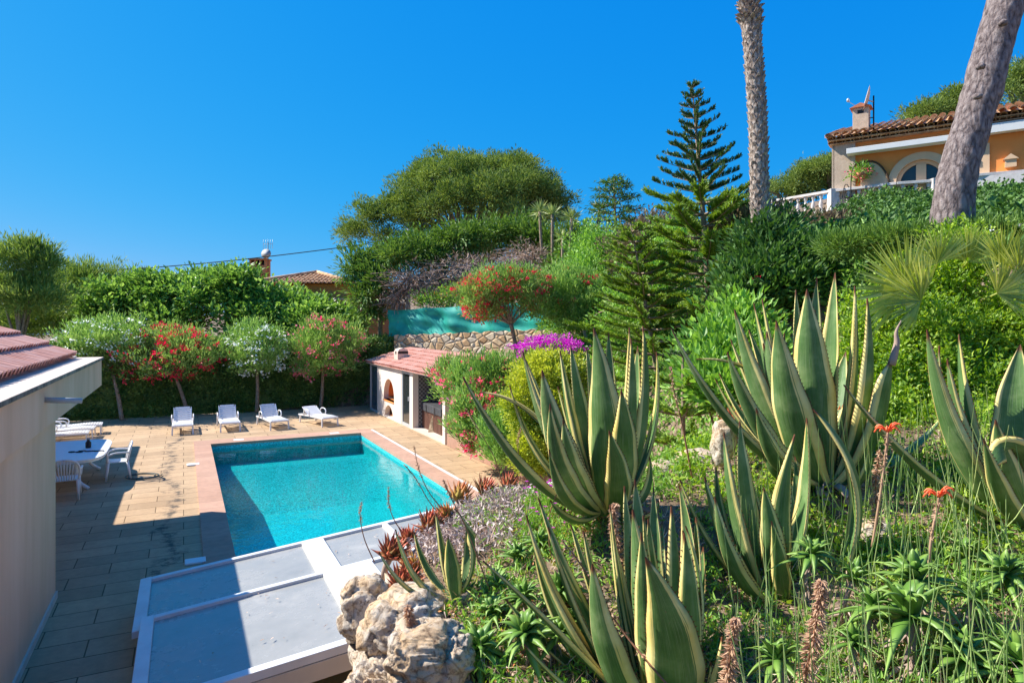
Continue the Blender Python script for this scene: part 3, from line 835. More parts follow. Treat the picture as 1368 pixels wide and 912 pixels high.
# glazed door
b = MB(); a0, a1 = uu[547.5] + .004, uu[536.5] - .004
for (x0, x1, z0, z1) in ((a0, a0 + .09, .001, 1.98), (a1 - .09, a1, .001, 1.98), (a0 + .09, a1 - .09, 1.88, 1.98), (a0 + .09, a1 - .09, .001, .12)):
    b.box(FV + .01, FV + .07, x0, x1, z0, z1)
dr = b.build('door', M['alu'], ph, HO)
b = MB(); b.box(FV + .03, FV + .04, a0 + .09, a1 - .09, .12, 1.88); o = b.build('pane', M['dark_glass'], dr, HO)
b = MB(); b.box(FV - .03, FV + .01, a0 + .11, a0 + .13, .95, 1.1); b.build('handle', M['alu'], dr, HO)
b = MB(); a0, a1 = uu[504] + .01, uu[494]
for (x0, x1, z0, z1) in ((a0, a0 + .05, .001, 1.98), (a1 - .12, a1, .001, 1.98), (a0 + .05, a1 - .12, 1.9, 1.98), (a0 + .05, a1 - .12, .001, .08)):
    b.box(FV + .01, FV + .09, x0, x1, z0, z1)
dr = b.build('side_door', M['alu'], ph, HO)
b = MB(); b.box(FV + .04, FV + .05, a0 + .05, a1 - .12, .08, 1.9); b.build('pane', M['blue_glass'], dr, HO)
b = MB(); b.box(8.86, 8.899, uu[594.5], uu[551.5] - .001, .001, 2.2); b.box(FV + .2, 8.86, uu[551.5] - .013, uu[551.5] - .002, .001, 2.0); b.build('tile_lining', M['dark_tile'], ph, HO)
b = MB(); b.box(FV, 8.86, uu[591], uu[551.5] - .014, .002, .06); b.build('floor_kerb', M['ledge'], ph, HO)
RU0, RU1 = 17.0, uu[494] + .12
ea = np.array([6.98, RU0, 2.06]); up2 = nz(np.array([1.9, 0, .52])); SL = 2.05
b = MB(); tile_rows(b, ea, (6.98, RU1, 2.06), up2, lambda x: (0, SL), .2, .36, seg=6, lip=.014)
q = np.array([[6.99, RU0, 2.03], [6.99, RU1, 2.03]]); b.add([q[0], q[1], q[1] + up2 * SL, q[0] + up2 * SL], [[0, 1, 2, 3]])
b.build('roof_tiles', M['pink_tile'], ph, HO)
b = MB(); b.prism([(7.02, RU0, 1.995), (7.02, RU0, 2.025), (9.0, RU0, 2.56), (9.0, RU0, 2.3), (7.4, RU0, 2.0)], (0, RU1 - RU0, 0)); b.build('soffit', M['white_wall'], ph, HO)
uc = UB(536, 7.75)
b = MB()
prof = [(-.22, 0), (.22, 0), (.22, .36), (.16, .46), (0, .5), (-.16, .46), (-.22, .36)]
b.prism([(7.75 + x, uc - .25, 2.22 + z) for x, z in prof], (0, .5, 0))
ch = b.build('chimney', M['ledge'], ph, HO, bevel=.01)
b = MB(); b.box(7.55, 7.95, uc - .254, uc - .244, 2.50, 2.6); b.box(7.526, 7.534, uc - .08, uc + .08, 2.48, 2.6); b.build('vent', M['black'], ch, HO)

# hot tub
t0, t1 = UB(591, 7.5) + .02, UB(554, 7.5)
tub = thing('hot_tub', 'square hot tub with brown slatted sides and dark grey cover inside the open bay', 'hot tub', W(8.2, (t0 + t1) / 2, .06), TH)
TO = (8.2, (t0 + t1) / 2, .06)
b = MB(); b.box(7.5, 8.8, t0, t1, .061, .80)
for k in range(22): b.box(7.488, 7.5, t0 + .04 + k * (t1 - t0 - .08) / 22, t0 + .03 + (k + .8) * (t1 - t0 - .08) / 22, .08, .78)
b.build('cabinet', M['tub_wood'], tub, TO, bevel=.006)
tm = (t0 + t1) / 2
for (a, c) in ((t0 - .04, tm - .004), (tm + .004, t1 + .04)):
    b = MB(); b.prism([(7.45, a, .80), (7.45, c, .80), (7.45, c, .95 if c < tm else .92), (7.45, a, .92 if a < tm else .95)], (1.38, 0, 0)); b.box(7.452, 7.475, a, c, .68, .80)
    b.build('cover_half', M['cover'], tub, TO, bevel=.02)
for f_ in (.2, .5, .8):
    uq = t0 + (t1 - t0) * f_
    b = MB(); b.box(7.44, 7.45, uq - .03, uq + .03, .6, .9); b.build('strap', M['black'], tub, TO)

# planter kerb and stone retaining wall
b = MB(); b.box(7.15, 7.42, 5.02, uu[594.5] - .16, .001, .36)
tag(b.build('planter_kerb', M['planter'], rot=TH, bevel=.01), 'low pink stone kerb edging the flower bed to the right of the deck', 'kerb')
A_, B_ = P(526, 448, 30.2), P(840, 436, 24.5)
dd = nz(np.array([B_[0] - A_[0], B_[1] - A_[1], 0])); nn_ = np.array([-dd[1], dd[0], 0])
n_ = 60
b = MB()
vv, ff = [], []
for i in range(n_ + 1):
    t = i / n_; q = A_ * (1 - t) + B_ * t; top = q[2] + .03 * math.sin(i * 1.7) + rng.normal() * .015
    for (off, z) in ((0, 0.3), (.02, top), (.38, top), (.38, .3)):
        vv.append((q[0] + nn_[0] * off, q[1] + nn_[1] * off, z))
    if i:
        k = (i - 1) * 4
        ff += [[k, k + 4, k + 5, k + 1], [k + 1, k + 5, k + 6, k + 2], [k + 2, k + 6, k + 7, k + 3]]
ff += [[0, 1, 2, 3], [n_ * 4 + 3, n_ * 4 + 2, n_ * 4 + 1, n_ * 4]]
b.add(vv, ff)
tag(b.build('retaining_wall', M['stonewall']), 'honey coloured rubble stone retaining wall behind the pool house roof', 'wall')

# green shade net on posts above the wall
net = thing('shade_net_fence', 'turquoise green windbreak netting on posts above the stone wall', 'fence', (A_[0], A_[1], A_[2]))
def netp(s, t):
    q = A_ * (1 - s) + B_ * s; q = q + (q - A_) * 0
    x = q[0] + nn_[0] * .2 - dd[0] * .5 * (1 - s); y = q[1] + nn_[1] * .2 - dd[1] * .5 * (1 - s)
    bul = .10 * math.sin(s * 34) * math.sin(t * 3.1) + .05 * math.sin(s * 71 + t * 5) + .03 * math.sin(t * 14 + s * 20)
    return (x + nn_[0] * bul, y + nn_[1] * bul, q[2] - .05 + t * (1.22 - .04 * abs(math.sin(s * 17))))
b = MB(); b.grid(netp, 160, 14); b.build('netting', M['net'], net, A_)
for i in range(8):
    q = A_ * (1 - i / 7) + B_ * i / 7 + nn_ * .32
    b = MB(); b.tube([(q[0], q[1], q[2] - .6), (q[0], q[1], q[2] + 1.3)], .03, 6); b.build('post', M['net_post'], net, A_)

# ------------------------------------------------------------------ upper house
HX0, HY0, HZ0 = 12.75, 26.0, 8.1
HA = math.atan2(-.570, .822)
ha_c, ha_s = math.cos(HA), math.sin(HA)


def FS(px, yo=0.0):
    r = (px - CX) / F
    # world x = HX0 + s*c - yo*sn ; y = HY0 + s*sn + yo*c
    return (r * (HY0 + yo * ha_c) - HX0 + yo * ha_s) / (ha_c - r * ha_s)


def FZ(py, s, yo=0.0):
    return CAMZ + (HZ - py) * (HY0 + s * ha_s + yo * ha_c) / F - HZ0


uh = thing('hillside_house', 'orange rendered house with arched window and tile roof on the upper terrace at the right', 'house', (HX0, HY0, HZ0), HA)
ZO = (0, 0, 0)
EZ = 2.62
xs = lambda p: FS(p)
mph = lambda s, z, y: (s, y, z)
wa0, wa1 = xs(1196), xs(1266)
zs_ = FZ(212, (wa0 + wa1) / 2) - (wa1 - wa0) / 2
b = MB(); arch_panel(b, mph, 0.02, 13, -.6, EZ, wa0, wa1, .05, zs_, .25)
b.box(0, 13, .25, 8, -.6, EZ); b.build('wall', M['orange_wall'], uh, ZO)
b = MB(); b.box(-.06, xs(1143), -.1, -.001, -.6, EZ - .02); b.box(-.1, -.001, -.1, 3, -.6, EZ); b.build('corner_pier', M['pale_stone'], uh, ZO)
# window surround + leaves
b = MB(); c_ = (wa0 + wa1) / 2; r1 = (wa1 - wa0) / 2
nA = 22
for i in range(nA):
    t0_, t1_ = math.pi * i / nA, math.pi * (i + 1) / nA
    pts = [(c_ + R * math.cos(t), zs_ + R * math.sin(t)) for R, t in ((r1 - .03, t0_), (r1 + .24, t0_), (r1 + .24, t1_), (r1 - .03, t1_))]
    b.prism([(s, -.06, z) for s, z in pts], (0, .12, 0))
for sx in (-1, 1):
    b.box(min(c_ + sx * (r1 - .03), c_ + sx * (r1 + .24)), max(c_ + sx * (r1 - .03), c_ + sx * (r1 + .24)), -.06, .06, -.3, zs_)
b.build('window_surround', M['cream'], uh, ZO)
b = MB()
for i in range(nA):
    t0_, t1_ = math.pi * i / nA, math.pi * (i + 1) / nA
    pts = [(c_ + R * math.cos(t), zs_ + R * math.sin(t)) for R, t in ((r1 - .16, t0_), (r1 - .031, t0_), (r1 - .031, t1_), (r1 - .16, t1_))]
    b.prism([(s, .10, z) for s, z in pts], (0, .08, 0))
b.box(c_ - .16, c_ + .16, .10, .2, -.3, zs_ + r1 - .15); b.box(c_ - r1 + .031, c_ - r1 + .16, .1, .18, -.3, zs_); b.box(c_ + r1 - .16, c_ + r1 - .031, .1, .18, -.3, zs_)
b.box(c_ - r1 + .161, c_ - .161, .1, .16, zs_ - .12, zs_ - .06); b.box(c_ + .161, c_ + r1 - .161, .1, .16, zs_ - .12, zs_ - .06)
wn = b.build('window', M['cream'], uh, ZO)
b = MB(); b.box(c_ - r1, c_ + r1, .2, .22, -.3, zs_ + r1); b.build('pane', M['dark_glass'], wn, ZO)
# open shutters
s0_, s1_ = xs(1150), xs(1191)
b = MB(); zt = FZ(218, s0_); n9 = 12
pts = [(s0_, -.5), (s0_, zt)] + [(s0_ + .3 + (s1_ - s0_ - .3) * math.sin(math.pi / 2 * i / n9), zt - (zt - .35) * (1 - math.cos(math.pi / 2 * i / n9))) for i in range(n9 + 1)] + [(s1_, -.5)]
b.prism([(s, -.10, z) for s, z in pts], (0, .05, 0))
for k in range(14):
    z = -.1 + k * (zt - .25) / 14
    b.box(s0_ + .08, s0_ + .3 + (s1_ - s0_ - .3) * .55, -.115, -.10, z, z + .04)
b.build('shutter', M['cream'], uh, ZO)
b = MB(); rim = [(s, -.12, z) for s, z in pts[1:-1]]; b.tube(rim, .035, 5); b.build('shutter_rim', M['wood_dark'], uh, ZO)
a_, c2_ = xs(1303), xs(1322)
b = MB(); b.box(a_, c2_, -.08, -.02, -.4, FZ(194, a_)); b.build('shutter', M['cream'], uh, ZO)
for k in range(2):
    pass
sl = xs(1350)
b = MB(); b.box(sl - .16, sl + .16, -.2, -.001, FZ(224, sl), FZ(214, sl)); b.prism([(sl - .22, -.25, FZ(214, sl)), (sl + .22, -.25, FZ(214, sl)), (sl, -.25, FZ(207, sl))], (0, .25, 0)); b.build('wall_lantern', M['cream'], uh, ZO)
# awning cassette, white beam
b = MB(); aw0, aw1 = FS(1131, -.45), FS(1268, -.45)
b.prism([(aw0, -.5, FZ(206, aw0, -.45)), (aw0, -.15, FZ(206, aw0, -.45) - .03), (aw0, -.15, FZ(198, aw0, -.45)), (aw0, -.5, FZ(199, aw0, -.45))], (aw1 - aw0, 0, 0)); b.build('awning', M['awning'], uh, ZO, bevel=.01)
b = MB(); q0 = FS(1308, -.35); b.box(q0, 13, -.45, -.1, FZ(178, q0, -.4) - .05, FZ(168, q0, -.4)); b.build('beam', M['awning'], uh, ZO)
# eaves: two rows of corbelled tiles then the roof
b = MB(); up3 = nz(np.array([0, 1, .30]))
tile_rows(b, (-.3, -.62, EZ + .22), (13, -.62, EZ + .22), up3, lambda x: (0, 4.6), .30, .5, seg=7, lip=.02)
b.add([(-.3, -.60, EZ + .19), (13, -.60, EZ + .19), (13, 3.8, EZ + .19 + 4.4 * .3), (-.3, 3.8, EZ + .19 + 4.4 * .3)], [[0, 1, 2, 3]])
tile_rows(b, (-.28, 8.2, EZ + .22), (-.28, -.6, EZ + .22), nz(np.array([1, 0, .05])), lambda x: (0, .3), .30, .3, seg=6)
b.build('roof_tiles', M['mix_tile'], uh, ZO)
for k, (yo, zz) in enumerate(((-.46, .11), (-.30, .0))):
    b = MB(); b.box(-.2, 13, yo + .03, .3, EZ + zz - .03, EZ + zz + .0)
    tile_rows(b, (-.25, yo, EZ + zz + .012), (13, yo, EZ + zz + .012), (0, 1, 0), lambda x: (0, .3), .30, .3, seg=6, lip=.005)
    b.build('eave_course', M['mix_tile'], uh, ZO)
b = MB(); b.prism([(-.2, -.2, EZ + .13), (-.2, 8, EZ + .13), (-.2, 3.8, EZ + 1.44)], (13.2, 0, 0)); b.build('gable', M['ochre_wall'], uh, ZO)


def chimney(parent, s, y, w, z0, z1, mt, cap=True):
    b = MB(); b.box(s - w / 2, s + w / 2, y - w / 2, y + w / 2, z0, z1); o = b.build('chimney', mt, parent, ZO, bevel=.01)
    b = MB(); b.box(s - .11, s + .11, y - w / 2 - .004, y - w / 2 + .01, z1 - .24, z1 - .1); b.build('vent', M['black'], o, ZO)
    b = MB(); b.prism([(s - w / 2 - .1, y - w / 2 - .1, z1), (s + w / 2 + .1, y - w / 2 - .1, z1), (s, y - w / 2 - .1, z1 + .16)], (0, w + .2, 0)); b.build('cap', M['terracotta'], o, ZO)


s_ = FS(1151, .6); chimney(uh, s_, .6, .56, EZ + .3, FZ(146, s_, .6), M['pale_stone'])
s2_ = FS(1347, 1.0); chimney(uh, s2_, 1.0, .5, EZ + .5, FZ(150, s2_, 1.0), M['terracotta'])
# dish and mast
zc = FZ(146, s_, .6)
dish = thing('satellite_dish', 'tilted satellite dish on a black mast beside the tall pale chimney of the hillside house', 'satellite dish',
             (HX0 + (s_ + .42) * ha_c - .6 * ha_s, HY0 + (s_ + .42) * ha_s + .6 * ha_c, HZ0 + zc - 1.0), HA)
b = MB(); b.tube([(0, 0, -.2), (0, 0, 1.45)], .03, 6); b.beam((-.15, 0, .1), (.0, 0, .1), .03, .03); b.beam((-.15, 0, .6), (0, 0, .6), .03, .03); b.build('mast', M['iron'], dish, ZO)
b = MB()
ax_ = nz(np.array([-.93, -.2, .25])); sd_ = nz(np.cross(ax_, (0, 0, 1))); u3 = np.cross(sd_, ax_)
cc = np.array([-.25, -.1, 1.32]); vv = [cc - ax_ * .1]; ff = []
for ring, (R, h) in enumerate(((.2, -.08), (.38, -.03), (.5, .02))):
    for k in range(18):
        t = 2 * math.pi * k / 18; vv.append(cc + ax_ * h + sd_ * R * .8 * math.cos(t) + u3 * R * 1.1 * math.sin(t))
for k in range(18):
    ff.append([0, 1 + k, 1 + (k + 1) % 18])
    for r9 in range(2): ff.append([1 + r9 * 18 + k, 19 + r9 * 18 + k, 19 + r9 * 18 + (k + 1) % 18, 1 + r9 * 18 + (k + 1) % 18])
b.add(vv, ff, 0, True); b.beam(cc, (0, 0, 1.2), .04, .04); b.build('reflector', M['ledge'], dish, ZO)
b = MB(); b.tube([cc - u3 * .4, cc + ax_ * .62 - u3 * .15], .012, 5); b.lathe(cc + ax_ * .62 - u3 * .12 - np.array([0, 0, .05]), [(.05, 0), (.06, .08), (.03, .13)], 8); b.build('receiver_arm', M['alu'], dish, ZO)

# balustrade
bal = thing('balustrade', 'pale stone balustrade edging the upper terrace in front of the orange house', 'balustrade', (P(1033, 268, 28.3)[0], 28.3, 8.1))
BO = (P(1033, 268, 28.3)[0], 28.3, 8.1)
rp = [P(x, y, Y) for x, y, Y in ((1020, 272, 28.6), (1033, 269, 28.3), (1113, 255.5, 25.9), (1198, 245.5, 24.6), (1249, 242, 24.1), (1303, 234.7, 23.2), (1368, 229.5, 22.6), (1480, 218, 21.2))]
for i in range(len(rp) - 1): rp[i][2] = rp[i][2]
for i in range(len(rp) - 1):
    b = MB(); b.beam(rp[i], rp[i + 1], .26, .10); b.build('handrail', M['bal_white'], bal, BO, bevel=.01)
    b = MB(); b.beam(rp[i] - (0, 0, .75), rp[i + 1] - (0, 0, .75), .28, .12); b.build('plinth', M['bal_white'], bal, BO)
prof = [(.07, 0), (.07, .05), (.045, .07), (.085, .18), (.09, .25), (.05, .38), (.035, .46), (.055, .5), (.07, .53), (.07, .62)]
bm_ = None
for i in range(0, 4):
    a, c = rp[i], rp[i + 1]; ln = np.linalg.norm(c - a); kk = int(ln / .33)
    for k in range(kk):
        q = a + (c - a) * (k + .5) / kk - np.array([0, 0, .68])
        if bm_ is None:
            b = MB(); b.lathe((0, 0, 0), prof, 10); bm_ = b.build('baluster', M['bal_white'], bal, ZO); bm_.location = tuple(q - np.array(BO))
        else:
            o = bm_.copy(); COL.objects.link(o); o.parent = bal; o.location = tuple(q - np.array(BO))
for i in (0, 2, 4):
    q = rp[i]; b = MB(); b.box(q[0] - .16, q[0] + .16, q[1] - .16, q[1] + .16, q[2] - .8, q[2] + .08); b.build('pier', M['bal_white'], bal, BO, bevel=.01)
b = MB(); b.beam(rp[4] - (0, 0, .37), rp[5] - (0, 0, .37), .12, .64); b.beam(rp[5] - (0, 0, .37), rp[7] - (0, 0, .37), .12, .64); b.build('parapet', M['bal_white'], bal, BO)
# terrace floor slab
b = MB(); b.prism([tuple(rp[k] * (1, 1, 0) + np.array([0, 0, 8.02])) for k in (0, 2, 4, 7)] + [(26, 24, 8.02), (18, 33, 8.02), (12.6, 34, 8.02)], (0, 0, .07))
tag(b.build('upper_terrace', M['ledge']), kind='structure')

# hanging basket on wrought iron hoop, iron chair
q = P(1149, 231, 25.2)
hb = thing('hanging_basket', 'flower basket with trailing green leaves hanging from a hooked iron stand on the upper terrace', 'flower basket', (q[0], q[1], 8.1))
hoop = [(-.35, 0, 0), (-.35, 0, .9), (-.3, 0, 1.45), (-.12, 0, 1.72), (0.02, 0, 1.6)]
b = MB(); b.tube(spline(hoop, 20), .02, 6); b.build('stand', M['iron'], hb, ZO)
b = MB(); b.lathe((.05, 0, 1.1), [(.06, 0), (.2, .12), (.24, .24)], 12); b.build('pot', M['terracotta'], hb, ZO)
b = MB(); foliage(b, [((.05, 0, 1.42), (.35, .35, .25))], 60, 8, .2, .12, .06); o = b.build('foliage', M['l_green'], hb, ZO)
b = MB(); foliage(b, [((.05, 0, 1.3), (.38, .38, .3))], 20, 3, .1, .08, .07); o = b.build('flower_cluster', M['f_pink'], hb, ZO); o['kind'] = 'stuff'
q = P(1137, 247, 25.4)
ic = thing('iron_chair', 'small black wrought iron chair with curled back by the balustrade', 'chair', (q[0], q[1], 8.1), .4)
b = MB(); b.lathe((0, 0, .44), [(.2, 0), (.22, .015), (.2, .03)], 14); b.build('seat', M['iron'], ic, ZO)
for a in range(4):
    t = a * math.pi / 2 + .7; b = MB(); b.tube([(.17 * math.cos(t), .17 * math.sin(t), .44), (.24 * math.cos(t), .24 * math.sin(t), 0)], .014, 6); b.build('leg', M['iron'], ic, ZO)
b = MB(); b.tube([(.2 * math.cos(t), .21, .44 + .55 * math.sin(t)) for t in np.linspace(0, math.pi, 14)], .016, 6)
b.tube([(.1 * math.cos(t), .21, .44 + .38 * math.sin(t)) for t in np.linspace(0, math.pi, 12)], .012, 6); b.build('backrest', M['iron'], ic, ZO)

# ------------------------------------------------------------------ neighbour's house beyond the fig trees
nh = thing('neighbour_house', "neighbour's ochre villa with hipped tile roof showing above the fig trees", 'house', (P(414, 0, 42)[0], 42, 0))
NO = (P(414, 0, 42)[0], 42, 0)
xl, xr, xr2 = P(352, 0, 38)[0], P(463, 0, 38)[0], P(516, 0, 38)[0]
b = MB(); b.box(xl, xr, 38, 47, -1, 5.95); b.build('wall', M['orange_wall'], nh, NO)
b = MB(); b.box(xl - 2, xr2, 37.4, 46, -1, 5.0); b.build('lower_wall', M['ochre_wall'], nh, NO)
b = MB(); b.box(xl - 2.1, xr2 - 1.9, 37.3, 37.99, 5.002, 5.1); b.box(xr, xr2 - 1.9, 37.98, 46.1, 5.002, 5.1); b.build('cornice', M['cream'], nh, NO)
b = MB()
E0 = np.array([xl - .4, 37.55, 5.98]); E1 = np.array([xr + .4, 37.55, 5.98]); half = (E1[0] - E0[0]) / 2
upf = nz(np.array([0, 1, .27])); SLf = half / upf[1]
tile_rows(b, E0, E1, upf, lambda x: (0, max(.3, SLf * (1 - abs(2 * x - 1)))), .24, .5, seg=5)
D1 = np.array([xr + .4, 47.45, 5.98]); upr = nz(np.array([-1, 0, .27]))
tile_rows(b, E1, D1, upr, lambda x: (0, min(SLf, SLf * min(2 * x * 1.1, 2 * (1 - x) * 1.1) + .2)), .24, .5, seg=5)
D0 = np.array([xl - .4, 47.45, 5.98]); upl = nz(np.array([1, 0, .27]))
tile_rows(b, D0, E0, upl, lambda x: (0, min(SLf, SLf * min(2 * x * 1.1, 2 * (1 - x) * 1.1) + .2)), .24, .5, seg=5)
ap = np.array([(E0[0] + E1[0]) / 2, 37.55 + half, 5.96 + half * .27]); ap2 = ap + (0, 1, 0)
b.add([E0, E1, D1, D0, ap, ap2], [[0, 1, 4], [1, 2, 5, 4], [2, 3, 5], [3, 0, 4, 5]])
for q in (E0, E1): b.tube([q + (0, 0, .08), ap + (0, 0, .1)], .11, 7)
b.build('roof_tiles', M['mix_tile'], nh, NO)
cx0, cx1 = P(333, 0, 40)[0], P(355, 0, 40)[0]
zt = P(0, 345, 40)[2]
b = MB(); b.box(cx0, cx1, 40, 40.8, 4.5, zt - .42); b.box(cx0 - .05, cx1 + .05, 39.95, 40.85, zt - .1, zt)
for k in range(4):
    x = cx0 + (cx1 - cx0) * k / 3.3; b.box(x, x + .09, 40, 40.8, zt - .42, zt - .1)
ch = b.build('chimney', M['ochre_wall'], nh, NO)
b = MB(); b.box(cx0 + .1, cx1 - .1, 40.3, 40.5, zt - .42, zt - .1); b.build('flue', M['black'], ch, NO)
ant = thing('roof_antenna', 'grey dish and rake aerial beside the chimney on the ochre villa', 'aerial', (P(358, 0, 40)[0], 40, zt - 1))
b = MB(); b.tube([(0, 0, -.6), (0, 0, 2.0)], .025, 5); b.build('mast', M['iron'], ant, ZO)
b = MB(); b.lathe((0, 0, 0), [(.02, 0), (.28, .04), (.3, .06)], 16)
o = b.build('reflector', M['concrete'], ant, ZO); o.rotation_euler = (math.radians(80), 0, 0); o.location = (-.05, -.12, 1.25)
b = MB(); b.tube([(-.3, 0, 1.85), (.3, 0, 1.9)], .012, 4)
for k in range(5): b.tube([(-.28 + k * .14, 0, 1.55 + .01 * k), (-.28 + k * .14, 0, 2.15)], .01, 4)
b.build('aerial_bar', M['alu'], ant, ZO)

# pole and cables
q = P(545, 330, 40)
pl = thing('utility_pole', 'pale concrete utility pole standing up among the conifers', 'pole', (q[0], q[1], 3))
b = MB(); b.tube([(0, 0, 0), (0, 0, P(0, 306, 40)[2] - 3)], [.16, .12], 8); b.build('shaft', M['concrete'], pl, ZO)
b = MB(); b.beam((-.3, 0, 5.7), (.3, 0, 5.7), .06, .06); b.build('crossarm', M['concrete'], pl, ZO)


def cable(px, label):
    b = MB(); b.tube(spline([P(*c) for c in px], 40), .028, 5); tag(b.build('overhead_cable', M['cable']), label, 'cable')


cable(((-160, 352, 34), (0, 364, 35), (145, 361, 36), (300, 349, 37.5), (460, 330, 39), (545, 316, 40)), 'black overhead cable sagging across the sky above the fig trees at the left')
cable(((545, 316, 40), (640, 322, 42), (760, 312, 44), (880, 297, 45), (1010, 285, 45)), 'thin cable running right from the pole behind the conifers')
# ------------------------------------------------------------------ deck furniture
def make_lounger(name, label, rec, group, arms=True):
    """white slatted plastic sun lounger; head towards +y"""
    t = thing(name, label, 'sun lounger', (0, 0, 0), 0, group)
    w = .32
    b = MB()
    for x in (-w + .02, w - .02):
        b.beam((x, 0, .30), (x, 1.15, .30), .04, .05); b.beam((x, 1.15, .30), (x, 1.88, .28), .04, .05)
    b.beam((-w + .04, .02, .30), (w - .04, .02, .30), .04, .05); b.beam((-w + .04, 1.86, .28), (w - .04, 1.86, .28), .04, .05)
    b.build('frame', M['plastic'], t, bevel=.006)
    b = MB()
    for k in range(15):
        y = .04 + k * .078; z = .338 + .012 * math.sin(k * .42)
        b.box(-w + .045, w - .045, y, y + .062, z - .012, z)
    for x in (-w + .06, 0, w - .06): b.box(x - .015, x + .015, .04, 1.17, .315, .328)
    b.build('seat', M['plastic'], t, bevel=.003)
    b = MB(); c, s = math.cos(rec), math.sin(rec)
    for k in range(7):
        a0 = .02 + k * .075; a1 = a0 + .060
        hw = w - .045 if k < 6 else w - .09
        pts = [(-hw, 1.18 + a0 * c, .335 + a0 * s), (-hw, 1.18 + a1 * c, .335 + a1 * s), (hw, 1.18 + a1 * c, .335 + a1 * s), (hw, 1.18 + a0 * c, .335 + a0 * s)]
        b.prism(pts, (0, s * .014, -c * .014))
    for x in (-w + .05, w - .05): b.beam((x, 1.18, .325), (x, 1.18 + .52 * c, .325 + .52 * s), .03, .025)
    if rec > .3: b.beam((0, 1.18 + .35 * c, .32 + .35 * s), (0, 1.5, .30), .3, .02)
    b.build('backrest', M['plastic'], t, bevel=.003)
    for x in (-w + .02, w - .02):
        for y in (.05, 1.72):
            b = MB(); b.beam((x, y, .29), (x * 1.04, y + (-.02 if y < 1 else .03), .002), .05, .035, (0, 1, 0)); b.build('leg', M['plastic'], t, bevel=.004)
        if arms:
            b = MB(); b.tube(spline([(x * 1.08, 1.0, .30), (x * 1.12, .98, .45), (x * 1.12, 1.1, .52), (x * 1.12, 1.35, .50), (x * 1.08, 1.42, .31)], 14), .02, 6); b.build('armrest', M['plastic'], t)
    return t


def uvof(q): return q[0] * CT + q[1] * ST, -q[0] * ST + q[1] * CT


GL = 'white plastic sun loungers in a row by the hedge'
spots = [(230, 258, 581, .95, 0, 'white plastic sun lounger with raised shaded back in front of the leaning red oleander trunk'),
         (295, 321, 577, .95, .02, 'white plastic sun lounger with raised shaded back, just left of the white oleander trunk'),
         (362, 386, 574, .9, .16, 'white plastic sun lounger with raised shaded back, just right of the white oleander trunk'),
         (431, 452, 569.5, .5, .30, 'white plastic sun lounger with low sunlit back in front of the pink oleander')]
for i, (xa, xb, y, rec, rz, lab) in enumerate(spots):
    t = make_lounger('sun_lounger', lab, rec, GL)
    q = G((xa + xb) / 2, y, 0); t.location = (q[0], q[1], .002); t.rotation_euler = (0, 0, TH + rz)
GS = 'flat white sun loungers beyond the table'
flats = [(137, 578, 'flat white slatted sun lounger, farthest of the three lying beyond the table'), (127, 583.5, 'flat white slatted sun lounger, middle one of the three lying beyond the table'),
         (119, 590, 'flat white slatted sun lounger right behind the table edge, nearest of the three')]
fp = make_lounger('sun_lounger', flats[0][2], .03, GS, arms=True)
for i, (x, y, lab) in enumerate(flats):
    q = G(x, y, 0) - W(.0, 0)
    o = fp if i == 0 else dup(fp, q, 0, lab)
    o.location = (q[0], q[1], .002); o.rotation_euler = (0, 0, TH + math.pi / 2 + (.04, -.02, .03)[i])


def make_chair(label):
    t = thing('garden_chair', label, 'chair', (0, 0, 0), 0, 'white plastic chairs around the table')
    b = MB(); b.grid(lambda s, q: ((s - .5) * (.44 + .04 * q), -.21 + q * .43, .43 + .02 * q - .022 * math.sin(math.pi * s) * math.sin(math.pi * q)), 10, 8)
    o = b.build('seat', M['plastic'], t); sm = o.modifiers.new('thick', 'SOLIDIFY'); sm.thickness = .02
    b = MB()
    # back (at y=-.21, leaning back): arched frame and fan slats
    def bp(s, h): return np.array([s, -.21 - h * .22 + .10 * (s * 2) ** 2 * .5, .43 + h])
    arch = [bp(-.25, .0), bp(-.275, .16), bp(-.26, .30), bp(-.17, .40), bp(0, .435), bp(.17, .40), bp(.26, .30), bp(.275, .16), bp(.25, .0)]
    b.tube(spline(arch, 30), .022, 6)
    for k in range(-4, 5):
        s0 = k * .042; s1 = k * .056; h = .43 - .012 * k * k
        b.tube([bp(s0, 0), bp((s0 + s1) / 2, h / 2), bp(s1, h)], .012, 5)
    b.build('backrest', M['plastic'], t)
    for sx in (-1, 1):
        b = MB(); b.tube(spline([bp(sx * .275, .22), (sx * .30, -.12, .66), (sx * .30, .06, .655), (sx * .285, .19, .60), (sx * .265, .2, .44)], 16), .021, 6); b.build('armrest', M['plastic'], t)
        for (y0, y1) in ((.19, .235), (-.20, -.27)):
            b = MB(); b.tube([(sx * .235, y0, .43), (sx * .262, y1, .0)], [.034, .02], 6); b.build('leg', M['plastic'], t)
    return t


chair0 = make_chair('white plastic armchair with fan back towards the camera at the near table end')
q = W(-2.25, 16.75); chair0.location = (q[0], q[1], .002); chair0.rotation_euler = (0, 0, TH + .05)
q = W(-1.42, 18.35); dup(chair0, (q[0], q[1], .002), TH + math.pi / 2 + .1, 'white plastic armchair tucked against the right long side of the table')

